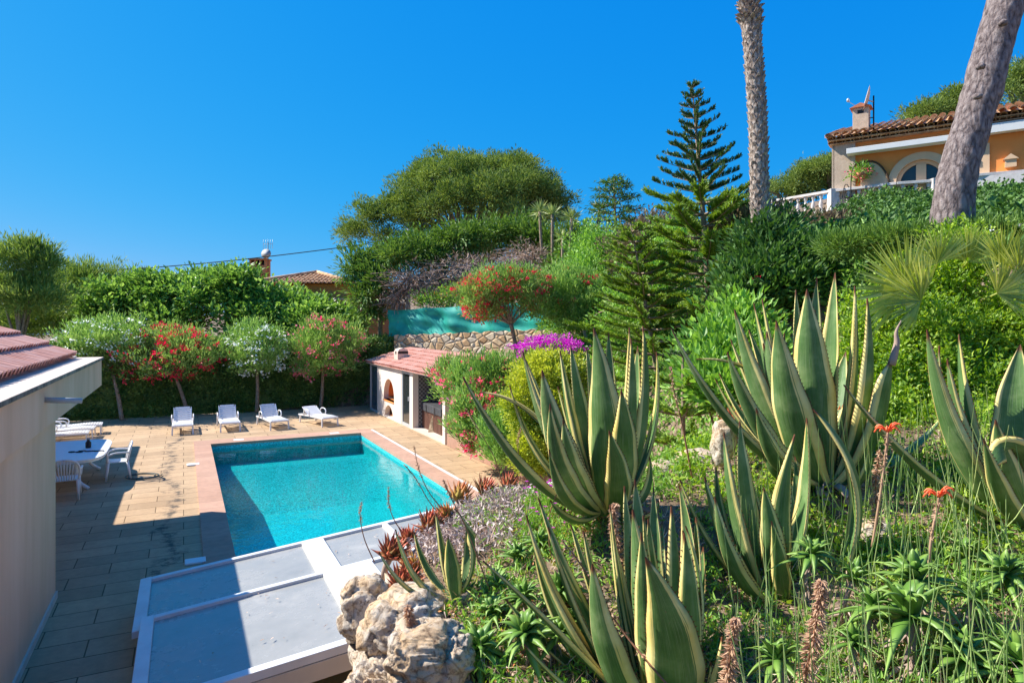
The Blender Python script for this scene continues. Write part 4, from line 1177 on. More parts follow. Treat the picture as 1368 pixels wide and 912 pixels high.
tb = thing('garden_table', 'long white plastic table half in shade beside the house corner', 'table', W(-2.45, 18.55), TH)
b = MB()
ov = []
for k in range(40):
    t = 2 * math.pi * k / 40; c, s = math.cos(t), math.sin(t); e = .45
    ov.append((.85 * math.copysign(abs(c) ** e, c), 1.45 * math.copysign(abs(s) ** e, s), .70))
b.prism(ov, (0, 0, .03)); b.build('tabletop', M['table_plastic'], tb, bevel=.008)
b = MB()
for k in range(40):
    p_, q_ = ov[k], ov[(k + 1) % 40]; b.add([(p_[0] * .97, p_[1] * .97, .70), (q_[0] * .97, q_[1] * .97, .70), (q_[0] * .97, q_[1] * .97, .65), (p_[0] * .97, p_[1] * .97, .65)], [[0, 1, 2, 3]])
b.build('apron', M['table_plastic'], tb)
for sy in (-1, 1):
    for sx in (-1, 1):
        b = MB(); b.tube(spline([(sx * .28, sy * 1.0, .69), (sx * .30, sy * 1.0, .4), (sx * .36, sy * 1.04, .18), (sx * .55, sy * 1.1, .02)], 10), [.05] * 5 + [.042] * 5, 6); b.build('leg', M['table_plastic'], tb)
q = G(118, 598, .73)
o = thing('water_bottle', 'small dark stubby bottle standing on the white table', 'bottle', (q[0], q[1], .731))
b = MB(); b.lathe((0, 0, 0), [(.05, 0), (.06, .02), (.06, .13), (.03, .17), (.028, .2)], 12); b.build('body', M['black'], o)
b = MB(); b.lathe((0, 0, .2), [(.034, 0), (.034, .035)], 10); b.build('cap', flat('cap_grey', (.3, .28, .28)), o)
q = G(105, 603, .73)
b = MB(); b.tube(spline([(q[0] + a, q[1] + c, .745) for a, c in ((0, 0), (.12, .04), (.2, -.03), (.32, .03), (.4, .0), (.5, .06), (.58, .02))], 40), .014, 6)
tag(b.build('black_strap', M['black'], org=(q[0], q[1], .731)), 'loose black strap lying across the white table beside the bottle', 'strap')
q = G(96, 604, .73)
b = MB(); b.tube([(q[0] + .07 * math.cos(t), q[1] + .05 * math.sin(t), .742) for t in np.linspace(0, 6.28, 18)], .01, 5)
b.tube([(q[0] + .17 + .07 * math.cos(t), q[1] + .05 * math.sin(t), .742) for t in np.linspace(0, 6.28, 18)], .01, 5); b.beam((q[0] + .06, q[1], .742), (q[0] + .11, q[1], .742), .012, .012)
tag(b.build('goggles', M['black'], org=(q[0], q[1], .731)), 'black swimming goggles lying on the table left of the strap', 'goggles')
q = G(191, 636.5, 0)
b = MB(); b.tube([(q[0] + (.27 + .012 * a) * math.cos(a), q[1] + (.22 + .01 * a) * math.sin(a), .016 + .006 * a / 6) for a in np.linspace(0, 13, 70)], .013, 6)
tag(b.build('coiled_hose', M['hose'], org=(q[0], q[1], 0)), 'grey hose coiled in a ring on the beige deck', 'hose')

# ------------------------------------------------------------------ hedge
HFR = 'long clipped dark green hedge behind the row of loungers'
hd = thing('clipped_hedge', HFR, 'hedge', W(-3, 30.3), TH)
HOo = np.array((-3, 30.3, 0))
b = MB()
b.box(-14, 7.6, 29.75, 31.2, .0, 2.7); b.box(7.6, 9.6, 29.9, 31.2, .0, 2.7)
nC = 6500
vv_ = rng.uniform(-14, 9.8, nC); zz_ = rng.uniform(.02, 2.85, nC)
bulge = .10 * np.sin(vv_ * 2.1 + zz_ * 1.3) + .07 * np.sin(vv_ * 5.3 - zz_ * 3)
front = np.stack([vv_, 29.62 + bulge + .10 * (zz_ > 2.6), zz_], 1); fn_ = np.tile([0, -1, .25], (nC, 1))
nT = 2600; vt = rng.uniform(-14, 9.8, nT)
top = np.stack([vt, rng.uniform(29.7, 31.2, nT), 2.85 + .08 * np.sin(vt * 1.7)], 1); tn_ = np.tile([0, -.1, 1], (nT, 1))
nE = 500; end = np.stack([np.full(nE, 9.7), rng.uniform(29.8, 31.2, nE), rng.uniform(0, 2.8, nE)], 1); en_ = np.tile([1, 0, .2], (nE, 1))
c_ = np.vstack([front, top, end]); o_ = np.vstack([fn_, tn_, en_])
nl = 7; c_ = np.repeat(c_, nl, 0); o_ = np.repeat(o_, nl, 0); n = len(c_)
pos = c_ + rng.normal(size=(n, 3)) * .09
leaves(b, pos, o_ * .6 + rand_dir(n) * .8 + (0, 0, .2), rand_dir(n) + o_ * .8, .12 * rng.uniform(.7, 1.3, n), .065)
b.build('foliage', M['l_hedge'], hd, HOo)


def pb(px, py, Y, rx, rz, ry=None):
    k = Y / F
    return (P(px, py, Y), np.array([rx * k, (ry or rx) * k, rz * k]))


def ptree(name, label, cat, base, blobs, mt, nc, nl, cr, ln, wd, group=None, tr=.15, bark='bark', lm=6, trunk=None, **kw):
    """woody plant: trunk with limbs that reach into the blobs, crown of separate leaves"""
    base = np.array(base, float)
    t = thing(name, label, cat, base, 0, group)
    b = MB()
    tp = np.mean([c for c, r in blobs], 0)
    fork = base + (tp - base) * (.45 if trunk is None else trunk)
    b.tube(spline([base - (0, 0, .1), wobble(base * .5 + fork * .5, tr * .3), fork], 8), [tr] * 4 + [tr * .85] * 4, 8)
    tg = [c + rand_dir(1)[0] * r * .5 for c, r in (blobs * 3)[:lm]]
    limbs(b, fork, tg, tr * .6)
    b.build('trunk', M[bark], t, base)
    b = MB(); foliage(b, blobs, nc, nl, cr, ln, wd, **kw); b.build('crown', M[mt], t, base)
    return t


def blossom(t, base, blobs, mt, nc, nl=10, cr=.14, ln=.08, wd=.07, name='blossom', **kw):
    b = MB(); kw.setdefault('shell', .92); kw.setdefault('lobe', .12)
    foliage(b, blobs, nc, nl, cr, ln, wd, out=.8, up=.2, jit=.8, **kw); o = b.build(name, M[mt], t, base)
    o['kind'] = 'stuff'
    return o


def gz(px, Y, dz=0):
    x = (px - CX) * Y / F
    q = float(TZ(x, Y)); 
    if in_deck(np.array(x), np.array(Y)): q = 0
    return np.array([x, Y, q + dz])


def cluster(px, py, Y, rx, rz, n, r0, r1, low=-.1, ry=None):
    """many small lobes set over the upper surface of one big crown"""
    out = []
    while len(out) < n:
        d = rand_dir(1)[0]
        if d[2] < low or d[1] > .5: continue
        k = rng.uniform(.72, 1.0); r = rng.uniform(r0, r1)
        out.append(pb(px + d[0] * rx * k, py - d[2] * rz * k, Y + d[1] * rx * k * Y / F, r * 1.15, r * .85))
    return out


# oleander standards in front of the hedge
GO = 'oleander trees along the hedge'
ol = [('red', 252, 556, 232, [(225, 478, 26.4, 66, 30), (190, 485, 26.4, 36, 24), (255, 470, 26.2, 40, 28), (225, 452, 26.6, 40, 18)], 'f_red', 150, 16,
       'oleander standard full of red flowers on a leaning trunk behind the first lounger'),
      ('white', 343, 551, 343, [(343, 478, 27.2, 36, 24), (335, 452, 27.4, 30, 22), (352, 462, 27.2, 28, 26)], 'f_white', 75, 9,
       'oleander standard with white flowers on a thin straight trunk between two loungers'),
      ('pink', 428, 546, 430, [(437, 468, 28.2, 44, 34), (425, 448, 28.3, 30, 24), (455, 452, 28.2, 30, 22), (415, 490, 28, 24, 16)], 'f_pink', 88, 9,
       'oleander standard with pink flowers on a straight trunk behind the last lounger'),
      ('pale', 163, 561, 150, [(125, 455, 25.6, 44, 24), (160, 450, 25.8, 36, 24), (110, 478, 25.4, 30, 22), (180, 470, 25.8, 26, 26)], 'f_white', 110, 7,
       'oleander standard with sparse white flowers behind the villa roof corner')]
for nm, bx, by, tx, bl, fm, nf, nlf, lab in ol:
    blobs = [pb(*q) for q in bl]; base = G(bx, by, 0); base[2] = 0.002
    t = thing('oleander_tree', lab, 'tree', base, 0, GO)
    cen = np.mean([c for c, r in blobs], 0); fk = base * .35 + cen * .65; fk[2] = min(fk[2], cen[2] - .6)
    b = MB(); b.tube(spline([base, base * .5 + fk * .5 + (.03, 0, 0), fk], 10), np.linspace(.085, .06, 10), 8)
    limbs(b, fk, [c + rand_dir(1)[0] * r * .5 for c, r in blobs * 4], .035)
    b.build('trunk', M['bark'], t, base)
    b = MB(); foliage(b, blobs, 640 * len(blobs) // 3, 14, .15, .17, .038, out=.7, up=.7, jit=.5, shell=.5, twig=.5); b.build('crown', M['l_olean'], t, base)
    blossom(t, base, blobs, fm, int(nf * 1.5), nlf, .17, .10, .09)

# fig trees and pines beyond the hedge
GF = 'broad leaved trees beyond the hedge'
figs = [([(150, 415, 33, 40, 30), (195, 396, 33.5, 34, 26), (120, 430, 33, 30, 25), (172, 385, 34, 18, 14)], 165, 'broad leaved green tree beyond the hedge just above the sparse white oleander'),
        ([(250, 398, 33, 36, 28), (290, 384, 34, 30, 18), (262, 372, 34, 14, 10), (225, 385, 33, 18, 16), (225, 430, 32.5, 45, 30)], 255, 'broad leaved green tree beyond the hedge above the red oleander'),
        ([(325, 395, 33, 34, 26), (310, 376, 33, 14, 10), (372, 404, 33, 36, 22), (340, 430, 32.5, 50, 30)], 345, 'broad leaved green tree above the white oleander, in front of the neighbour chimney'),
        ([(420, 422, 33, 40, 18), (455, 432, 33, 30, 12), (410, 440, 32.5, 50, 30)], 430, 'broad leaved green tree beyond the hedge, below the ochre villa roof')]
for bl, bx, lab in figs:
    blobs = [pb(*q) for q in bl]
    for q in bl[:2]: blobs += cluster(q[0], q[1] + 4, q[2] - .4, q[3], q[4], 7, 8, 14)
    ptree('fig_tree', lab, 'tree', gz(bx, 33), blobs, 'l_fig', 950, 11, .34, .25, .16, GF, tr=.16, out=.75, up=.3, shell=.5, lobe=.3, nrm_up=1.1, twig=.7)
GP = 'pines at the left beyond the hedge'
for bl, bx, lab, Y in (([(20, 345, 30, 30, 22), (55, 348, 30, 22, 22), (40, 330, 30, 16, 10), (10, 385, 30, 40, 26), (45, 395, 30, 40, 24)], 20, 'tall dark pine with open branches at the far left edge', 30),
                       ([(100, 375, 35, 36, 22), (125, 385, 35, 40, 30), (80, 410, 34, 44, 30)], 110, 'bushy light green pine right of the open left edge pine', 35),
                       ([(170, 385, 38, 40, 20), (220, 385, 38, 32, 14), (0, 430, 32, 40, 26), (50, 430, 32, 40, 26)], 175, 'low pine crown peeping over the broad leaved trees at the left', 38)):
    blobs = [pb(*q) for q in bl]
    ptree('pine_tree', lab, 'tree', gz(bx, Y), blobs, 'l_pine2', 1500, 14, .32, .28, .042, GP, tr=.13, out=.6, up=.8, jit=.5, shell=.35, lm=9, lobe=.3)

# big umbrella pine
blobs = cluster(642, 288, 47, 112, 74, 54, 13, 27) + cluster(495, 320, 46.5, 36, 44, 14, 10, 18, -.6) + cluster(545, 305, 46.5, 34, 34, 10, 11, 18, -.4) + [pb(645, 272, 49, 74, 36)]
ptree('umbrella_pine', 'huge olive green umbrella pine with rounded crown rising above the conifers', 'tree', gz(640, 48), blobs, 'l_pine', 11500, 14, .38, .27, .07, tr=.35,
      bark='pine_bark', out=.6, up=.5, jit=.9, shell=.7, lm=54, lobe=.28, trunk=.5, keep=lambda c, k: (c[:, 2] > k[:, 2] - .1) | (rng.random(len(c)) < .30))

# junipers with dead undersides
GJ = 'wind shaped junipers above the green netting'
for bl, bx, dd_, lab in (([(498, 398, 31.5, 24, 34), (482, 368, 32, 20, 22), (520, 345, 32.5, 36, 14), (560, 335, 33, 30, 12)], 505, [(553, 378, 31, 42, 26), (530, 395, 31, 24, 24)], 'dark juniper with bare grey lower branches at the left end of the netting'),
                    ([(600, 328, 33, 44, 14), (640, 315, 33.5, 44, 16), (590, 350, 32.5, 20, 8), (690, 312, 34, 30, 14)], 610, [(630, 360, 31, 56, 22), (585, 375, 31, 36, 18)], 'bright green juniper with a bare brown underside in the middle of the netting'),
                    ([(722, 325, 33, 34, 14), (756, 365, 31, 28, 26), (775, 325, 32, 28, 16)], 730, [(705, 350, 31, 36, 22)], 'juniper with rusty dead sprays at the right, left of the yucca stems')):
    blobs = [(c, r * .8) for c, r in [pb(*q) for q in bl]]; base = gz(bx, 32)
    for q in bl: blobs += cluster(q[0], q[1], q[2] - .3, q[3], q[4], 5, 8, 13, -.2)
    t = ptree('juniper_tree', lab, 'tree', base, blobs, 'l_juni', 900, 14, .26, .28, .08, GJ, tr=.14, out=.9, up=.12, jit=.35, shell=.45, flatz=.3, twig=1.0, lobe=.3, nrm_up=1.2, lm=10)
    db = [pb(*q) for q in dd_]
    b = MB(); foliage(b, db, 260, 9, .35, .24, .03, out=.5, up=-.1, jit=.6, shell=.2); 
    for c, r in db:
        st = c + np.array([0, .3, .1])
        for k in range(46):
            e = c + rand_dir(1)[0] * r * (1.25, 1.0, 1.1) * rng.uniform(.7, 1.2) + np.array([-.2, -.2, -.1])
            b.tube(spline([st + rng.normal(size=3) * .25, (st + e) / 2 + rng.normal(size=3) * .18, e], 6), np.linspace(.035, .008, 6), 4)
    b.build('dead_branches', M['dead'], t, base)

# yuccas
GY = 'yuccas on tall bare stems'
yl = ['yucca head against the sky, left of the three close together', 'yucca head standing just right of the left one', 'yucca head in the middle above the red flowering tree', 'low yucca head below the middle pair', 'yucca head on a bare stem at the foot of the dark cedar']
for i, (x, y, Y, r) in enumerate(((721, 283, 31, 17), (738, 287, 30.5, 16), (764, 292, 30, 17), (752, 318, 29.5, 14), (801, 280, 30.5, 15))):
    top = P(x, y, Y); base = gz(x + rng.uniform(-8, 8), Y)
    t = thing('yucca', yl[i], 'yucca', base, 0, GY)
    b = MB(); b.tube(spline([base, (base + top) / 2 + (rng.uniform(-.2, .2), 0, 0), top], 10), .07, 7); b.build('stem', M['bark'], t, base)
    b = MB(); n = 90; dr_ = nz(rand_dir(n) + (0, 0, .45)); leaves(b, np.tile(top, (n, 1)) + dr_ * .05, dr_, rand_dir(n), r * Y / F * rng.uniform(.8, 1.15, n), .05, droop=.1, fold=.2); b.build('leaf_rosette', M['l_yucca'], t, base)

# dark cedar on the skyline
base = gz(825, 30); top = P(820, 236, 30)
t = thing('cedar_tree', 'dark layered cedar with flat branch tips on the skyline left of the Norfolk pines', 'tree', base)
b = MB(); b.tube([base, top], [.14, .03], 7)
pos_, ax_l = [], []
H_ = top[2] - base[2]
for k in range(46):
    f_ = .35 + .65 * k / 46; a = k * 2.4; Lb = 2.4 * (1 - f_) ** .8 + .35
    s = base + (top - base) * f_; e = s + np.array([math.cos(a), math.sin(a), .12]) * Lb
    b.tube([s, e], [.035, .01], 4)
    q = rng.random(60)[:, None]; p_ = s + (e - s) * (.25 + .75 * q) + rng.normal(size=(60, 3)) * (.16, .16, .05)
    pos_.append(p_); ax_l.append(np.tile(nz(e - s), (60, 1)) + rng.normal(size=(60, 3)) * .5)
b.build('trunk', M['bark'], t, base)
b = MB(); pos_ = np.vstack(pos_); leaves(b, pos_, np.vstack(ax_l), rand_dir(len(pos_)) + (0, 0, 1.5), .26, .06); b.build('crown', M['l_ivy'], t, base)

# shrubs filling the slope behind
GB = 'shrubs on the slope behind the Norfolk pines'
sh = [([(600, 372, 36, 40, 22), (655, 360, 36, 40, 24), (710, 355, 35, 40, 26), (560, 385, 35, 34, 20), (625, 348, 36.5, 40, 18), (670, 342, 36.5, 40, 18)], 'l_ivyb', 'dense brown thicket added as dark backing behind the dead juniper branches'),  # added backing for the dark inside of the junipers, closes sky gaps
      ([(800, 335, 27, 40, 34), (780, 375, 26, 40, 34)], 'l_green', 'leafy green shrub between the dark cedar and the small Norfolk pine'),
      ([(850, 335, 25, 34, 30), (880, 315, 24, 40, 24)], 'l_ivyb', 'brownish pink leaved shrub behind the small Norfolk pine'),
      ([(905, 340, 21, 45, 40), (870, 390, 20, 45, 45)], 'l_green', 'mid green shrub between the two Norfolk pines'),
      ([(985, 320, 17, 40, 30), (1010, 300, 16, 30, 22)], 'l_ivyb', 'rusty leaved shrub at the foot of the palm trunk'),
      ([(1012, 308, 11.6, 10, 8), (1032, 316, 11.5, 14, 10), (1003, 332, 11.5, 18, 14), (1045, 342, 11.3, 24, 14), (1022, 362, 11.0, 30, 18), (995, 388, 10.8, 30, 20), (1050, 380, 10.8, 32, 18), (1085, 352, 11.2, 26, 14)], 'l_ivy', 'dark creeper mound hiding the foot of the palm trunk'),
      ([(965, 466, 9.6, 30, 22), (990, 440, 9.9, 28, 20), (1005, 478, 9.2, 30, 18), (938, 500, 9.0, 26, 16), (975, 520, 8.4, 34, 18)], 'l_green', 'low leafy shrub covering the steep bank left of the huge agave'),
      ([(1010, 360, 16, 50, 40), (1045, 330, 15.5, 34, 40)], 'l_ivy', 'dark green shrub right of the tall Norfolk pine below the palm'),
      ([(770, 420, 24, 46, 26), (840, 430, 19, 40, 40)], 'l_green', 'low green shrub on the slope behind the magenta flowers'),
      ([(575, 402, 30.2, 18, 9), (606, 398, 30.1, 22, 12)], 'l_green', 'yellowish shrub with rusty seed heads hanging over the netting'),
      ([(1110, 310, 18, 40, 14), (1065, 316, 19, 34, 14)], 'l_ivyb', 'bare twiggy brown shrub under the balustrade')]
for bl, mt, lab in sh:
    blobs = [pb(*q) for q in bl]; base = gz(bl[0][0], bl[0][2])
    t = ptree('shrub', lab, 'shrub', base, blobs, mt, 900 if 'rusty seed' not in lab else 200, 12, .24, .14, .065, GB, tr=.06, out=.6, up=.4, shell=.5, twig=.5, lobe=.25)
    if 'rusty seed' in lab: blossom(t, base, blobs, 'f_rust', 40, 8, .2, .1, .06, 'seed_head')
    if 'palm trunk' in lab: blossom(t, base, blobs, 'f_red', 20, 6, .08, .07, .06)

# flowering trees and shrubs above the pool house
for bl, bx, Y, fm, nf, bark, lab in (([(640, 392, 22, 30, 24), (670, 380, 22, 40, 20), (700, 385, 22, 36, 26), (650, 415, 22, 30, 14), (720, 405, 22, 28, 22)], 693, 22, 'f_red', 300, 'bark', 'oleander tree thick with red flowers in front of the stone wall'),
                                     ([(755, 385, 22.5, 34, 26), (785, 400, 22.5, 34, 30), (770, 425, 22.5, 34, 14)], 787, 22.5, 'f_red', 45, 'bark_pale', 'oleander tree with few red flowers and a pale trunk, right of the thickly flowering one')):
    blobs = [pb(*q) for q in bl]; base = gz(bx, Y, -.1)
    t = ptree('oleander_tree', lab, 'tree', base, blobs, 'l_olean', 1100, 14, .14, .15, .034, 'oleander trees above the pool house', tr=.08, bark=bark, out=.7, up=.7, jit=.5, shell=.5, trunk=.6, lm=9, twig=.45)
    blossom(t, base, [blobs[k] for k in range(len(blobs) - 1)], fm, nf, 10, .13, .085, .075)
blobs = [pb(*q) for q in ((712, 466, 19, 20, 11), (740, 462, 19, 26, 11), (765, 466, 19, 12, 9))]; base = gz(735, 19)
t = ptree('bougainvillea', 'mound of vivid magenta bougainvillea above the yellow leaved shrub', 'bougainvillea', base, [(c - (0, 0, .25), r) for c, r in blobs], 'l_green', 180, 12, .22, .09, .06, tr=.04)
blossom(t, base, blobs, 'f_mag', 260, 14, .12, .06, .055, lobe=.3)
blobs = [pb(*q) for q in ((728, 500, 14.5, 40, 26), (700, 535, 14.2, 24, 34), (745, 560, 14.2, 34, 50), (712, 600, 14, 26, 34), (762, 515, 14.6, 24, 34))]; base = np.array([*W(8.2, 12.3)[:2], .4])
ptree('golden_shrub', 'rounded shrub with yellow green leaves behind the big central agave', 'shrub', base, blobs, 'l_gold', 2600, 13, .18, .075, .05, tr=.05, out=.6, up=.5, shell=.7)
blobs = [pb(*q) for q in ((625, 512, 18.0, 38, 26), (660, 515, 17.2, 34, 34), (645, 560, 16.6, 40, 40), (680, 585, 15.2, 36, 40), (600, 502, 18.4, 22, 14))]; base = np.array([*W(7.75, 16.4)[:2], .34])
t = ptree('oleander_shrub', 'pink flowered oleander bush in the bed beside the pool house', 'shrub', base, blobs, 'l_olean', 2400, 14, .12, .15, .034, tr=.05, out=.65, up=.7, jit=.5, shell=.5, twig=.45)
blossom(t, base, blobs[:3] + blobs[4:], 'f_pink', 190, 12, .13, .10, .09)
# ------------------------------------------------------------------ Norfolk Island pines
def norfolk(base, top, R, nwh, label, fine=1.0, droop=.12, mats=('l_norf', 'l_norfd'), spl=.55):
    base, top = np.array(base, float), np.array(top, float)
    t = thing('norfolk_pine', label, 'tree', base, 0, 'Norfolk Island pines')
    tb = MB(); H = np.linalg.norm(top - base)
    ax0 = (top - base) / H
    tb.tube(spline([base - (0, 0, .3), base + (top - base) * .5, top], 14), np.linspace(.13 * H / 7, .015, 14), 9)
    posu, axu, nru, lnu, posl, axl, nrl, lnl = [], [], [], [], [], [], [], []
    for k in range(nwh):
        f_ = .08 + .92 * (k / (nwh - 1)) ** .86
        s = base + (top - base) * f_
        Lb = R * (1 - f_) ** (.72 if spl > .8 else 1.0) * (1 + .25 * (f_ < .5)) + .14
        nb = 6 if f_ < .8 else 5
        a0 = rng.uniform(0, 6.28)
        for j in range(nb):
            a = a0 + j * 2 * math.pi / nb + rng.normal() * .10
            L_ = Lb * rng.uniform(.72, 1.18)
            rise = (.20 if f_ > spl else .10 - droop * (1 - f_)) 
            h = np.array([math.cos(a), math.sin(a), 0])
            q = np.linspace(0, 1, 7)[:, None]
            pts = s + h * L_ * q + np.array([0, 0, 1]) * (L_ * rise * q + L_ * (.16 * q ** 2.2 if f_ < spl else .12 * q ** 2))
            tb.tube(pts, np.linspace(.028, .008, 7) * (1.0 if f_ < spl else .6), 5)
            nbr = int(L_ / (.024 if f_ > spl else .020) * fine) + 3
            uu = rng.uniform(.06 if f_ > spl else .18, 1.0, nbr)
            p_ = np.stack([np.interp(uu, q[:, 0], pts[:, c]) for c in range(3)], 1)
            sd = np.array([-h[1], h[0], 0])
            side = rng.choice([-1, 1], nbr)[:, None] * rng.uniform(.15, 1.0, nbr)[:, None]
            if f_ > spl:
                ax = h * .42 + side * sd * .35 + np.array([0, 0, .95]); ln = rng.uniform(.16, .25, nbr) * (1 - .45 * f_ * uu) * (.55 + .6 * L_ / R)
            else:
                ax = h * .8 + side * sd * .85 + np.array([0, 0, .45]) + rng.normal(size=(nbr, 3)) * .1; ln = rng.uniform(.22, .34, nbr)
            ln = ln * H / 6.6
            tgt = (posu, axu, nru, lnu) if f_ > spl else (posl, axl, nrl, lnl)
            for rep in range(2):
                nr = rand_dir(nbr) * .3 + (np.tile(h, (nbr, 1)) if rep else np.tile(sd, (nbr, 1)))
                tgt[0].append(p_); tgt[1].append(ax); tgt[2].append(nr); tgt[3].append(ln)
            # bushy needles around each spray
            kk = 9 if f_ < spl else 4
            pp = np.repeat(p_, kk, 0); aa = np.repeat(nz(ax), kk, 0); ll = np.repeat(ln, kk)
            w_ = rng.uniform(.1, .95, len(pp))
            pp = pp + aa * (w_ * ll)[:, None]
            ad = aa * .8 + rand_dir(len(pp)) * .65
            tgt[0].append(pp); tgt[1].append(ad); tgt[2].append(rand_dir(len(pp))); tgt[3].append(np.full(len(pp), .075 * H / 6.6))
    tb.build('trunk', M['bark'], t, base)
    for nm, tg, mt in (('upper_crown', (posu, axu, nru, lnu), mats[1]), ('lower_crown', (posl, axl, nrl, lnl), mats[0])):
        b = MB(); ln = np.concatenate(tg[3])
        leaves(b, np.vstack(tg[0]), np.vstack(tg[1]), np.vstack(tg[2]), ln, np.where(ln < .09, .026, .045), fold=.1, droop=-.12); b.build(nm, M[mt], t, base)
    return t


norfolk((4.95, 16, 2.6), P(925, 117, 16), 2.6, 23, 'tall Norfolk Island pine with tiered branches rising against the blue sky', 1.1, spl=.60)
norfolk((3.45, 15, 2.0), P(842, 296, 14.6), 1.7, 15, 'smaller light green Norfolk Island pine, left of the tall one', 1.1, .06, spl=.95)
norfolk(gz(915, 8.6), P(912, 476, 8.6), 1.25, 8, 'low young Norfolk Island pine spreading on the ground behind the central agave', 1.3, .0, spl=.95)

# ------------------------------------------------------------------ palm trunk
pts = [P(1018, 330, 12.5), P(1015, 270, 12.5), P(1012, 160, 12.5), P(1005, 60, 12.5), P(1000, -10, 12.5), P(996, -160, 12.5), P(992, -420, 12.5)]
base = pts[0].copy(); base[2] = float(TZ(base[0], base[1])) - .1
t = thing('palm_tree', 'tall slender palm trunk with rough diamond scars running out of the top of the picture', 'palm', base)
sp_ = spline([base] + pts, 120)
b = MB(); b.tube(sp_, np.linspace(.175, .15, 120), 14)
n = 760; h = np.linspace(0, 1, n); idx = (h * 119).astype(int)
for i in range(n):
    a = i * 2.39996; c = sp_[idx[i]] * (1 - (h[i] * 119 - idx[i])) + sp_[min(119, idx[i] + 1)] * (h[i] * 119 - idx[i])
    o = np.array([math.cos(a), math.sin(a), 0]); sd = np.array([-o[1], o[0], 0]); r = .165 - .02 * h[i]
    wd = rng.uniform(.05, .07); hh = rng.uniform(.08, .14); pr = rng.uniform(.035, .06) * (1.0 if h[i] < .62 else 2.4)
    p_ = c + o * (r - .01)
    b.add([p_ - sd * wd, p_ + sd * wd, p_ + sd * wd * .35 + o * pr + (0, 0, hh), p_ - sd * wd * .35 + o * pr + (0, 0, hh), p_ + (0, 0, hh * .9) - sd * wd * .5, p_ + (0, 0, hh * .9) + sd * wd * .5],
          [[0, 1, 2, 3], [3, 2, 5, 4], [0, 3, 4], [1, 5, 2]])
b.build('trunk', M['palm_bark'], t, base)
b = MB(); n = 26; tp = sp_[-1]
for i in range(n):
    a = i * 2.4; el = rng.uniform(-.2, 1.1); o = np.array([math.cos(a), math.sin(a), 0])
    q = np.linspace(0, 1, 12)[:, None]; Lf = 2.3
    fr = tp + o * Lf * q * math.cos(el * .7) + np.array([0, 0, 1]) * (Lf * math.sin(el) * q - 1.5 * q ** 2)
    b.tube(fr, np.linspace(.02, .005, 12), 4)
    m_ = 60; w_ = rng.uniform(.15, 1, m_); pp = np.stack([np.interp(w_, q[:, 0], fr[:, c]) for c in range(3)], 1)
    sd = np.array([-o[1], o[0], 0]); leaves(b, pp, rng.choice([-1, 1], m_)[:, None] * sd + o * .5 + (0, 0, -.2), rand_dir(m_) + (0, 0, 1), .45, .035)
b.build('fronds', M['l_palm'], t, base)

# ------------------------------------------------------------------ leaning pine trunk on the right
cl = [P(1272, 335, 9), P(1273, 300, 9), P(1275, 260, 9), P(1284, 215, 9), P(1298, 170, 9), P(1317, 100, 9), P(1331, 50, 9), P(1345, 0, 9), P(1376, -110, 9)]
base = cl[0].copy()
t = thing('leaning_pine', 'thick grey leaning pine trunk crossing in front of the orange house', 'tree', base)
sp_ = spline(cl, 110); b = MB()
nn2 = 44; T = nz(np.gradient(sp_, axis=0)); X = nz(np.cross(T, (0, 1, 0))); Yv = np.cross(T, X)
v_ = []
for i in range(110):
    rr0 = np.interp(i / 109, [0, .12, .35, 1], [.30, .255, .235, .225])
    for j in range(nn2):
        a = 2 * math.pi * j / nn2; d_ = math.cos(a) * X[i] + math.sin(a) * Yv[i]
        q = sp_[i] + d_ * rr0
        qn = Vector((q[0] * 5.5, q[1] * 5.5, q[2] * 3.0))
        h = .020 * mnoise.fractal(qn, 1, 2, 4) + .03 * max(0, mnoise.noise(Vector((q[0] * 2.3, q[1] * 2.3, q[2] * 1.5))) - .1) - .012 * abs(mnoise.noise(qn * 2.1))
        v_.append(sp_[i] + d_ * (rr0 + h))
b.add(v_, np.array([[i * nn2 + j, i * nn2 + (j + 1) % nn2, (i + 1) * nn2 + (j + 1) % nn2, (i + 1) * nn2 + j] for i in range(109) for j in range(nn2)]), 0, True)
b.build('trunk', M['pine_bark'], t, base)
for k, (x, y) in enumerate(((1310, 88), (1306, 128), (1340, 30))):
    c = P(x, y, 8.72); b = MB(); b.lathe(c, [(.05, -.04), (.06, 0), (.03, .03)], 10)
    o = b.build('branch_scar', M['pine_bark'], t, base)

# ------------------------------------------------------------------ ivy bank and hill pines
def on_ground(x0, x1, y0, y1, n, keep):
    x = rng.uniform(x0, x1, n); y = rng.uniform(y0, y1, n); k = keep(x, y); x, y = x[k], y[k]
    return np.stack([x, y, TZ(x, y)], 1)


def carpet(name, pts, mt, nl, cr, ln, wd, hgt, up=.5, org=(8, 16, 5), nrm=.8, ff=.6):
    b = MB(); n = len(pts); h = hgt * (.35 + .65 * rng.random(n)) * (1 + .5 * np.sin(pts[:, 0] * 1.9) * np.cos(pts[:, 1] * 1.3))
    h = h * np.interp(pts[:, 1], [13, 15, 17, 19], [.35, .8, .8, .3]); c = pts + np.stack([np.zeros(n), np.zeros(n), h], 1); c = np.repeat(c, nl, 0); m = len(c)
    pos = c + rng.normal(size=(m, 3)) * (cr, cr, cr * ff)
    leaves(b, pos, rand_dir(m) + (0, -.25, up), rand_dir(m) + (0, 0, nrm), ln * rng.uniform(.6, 1.25, m), wd * rng.uniform(.7, 1.2, m))
    return b


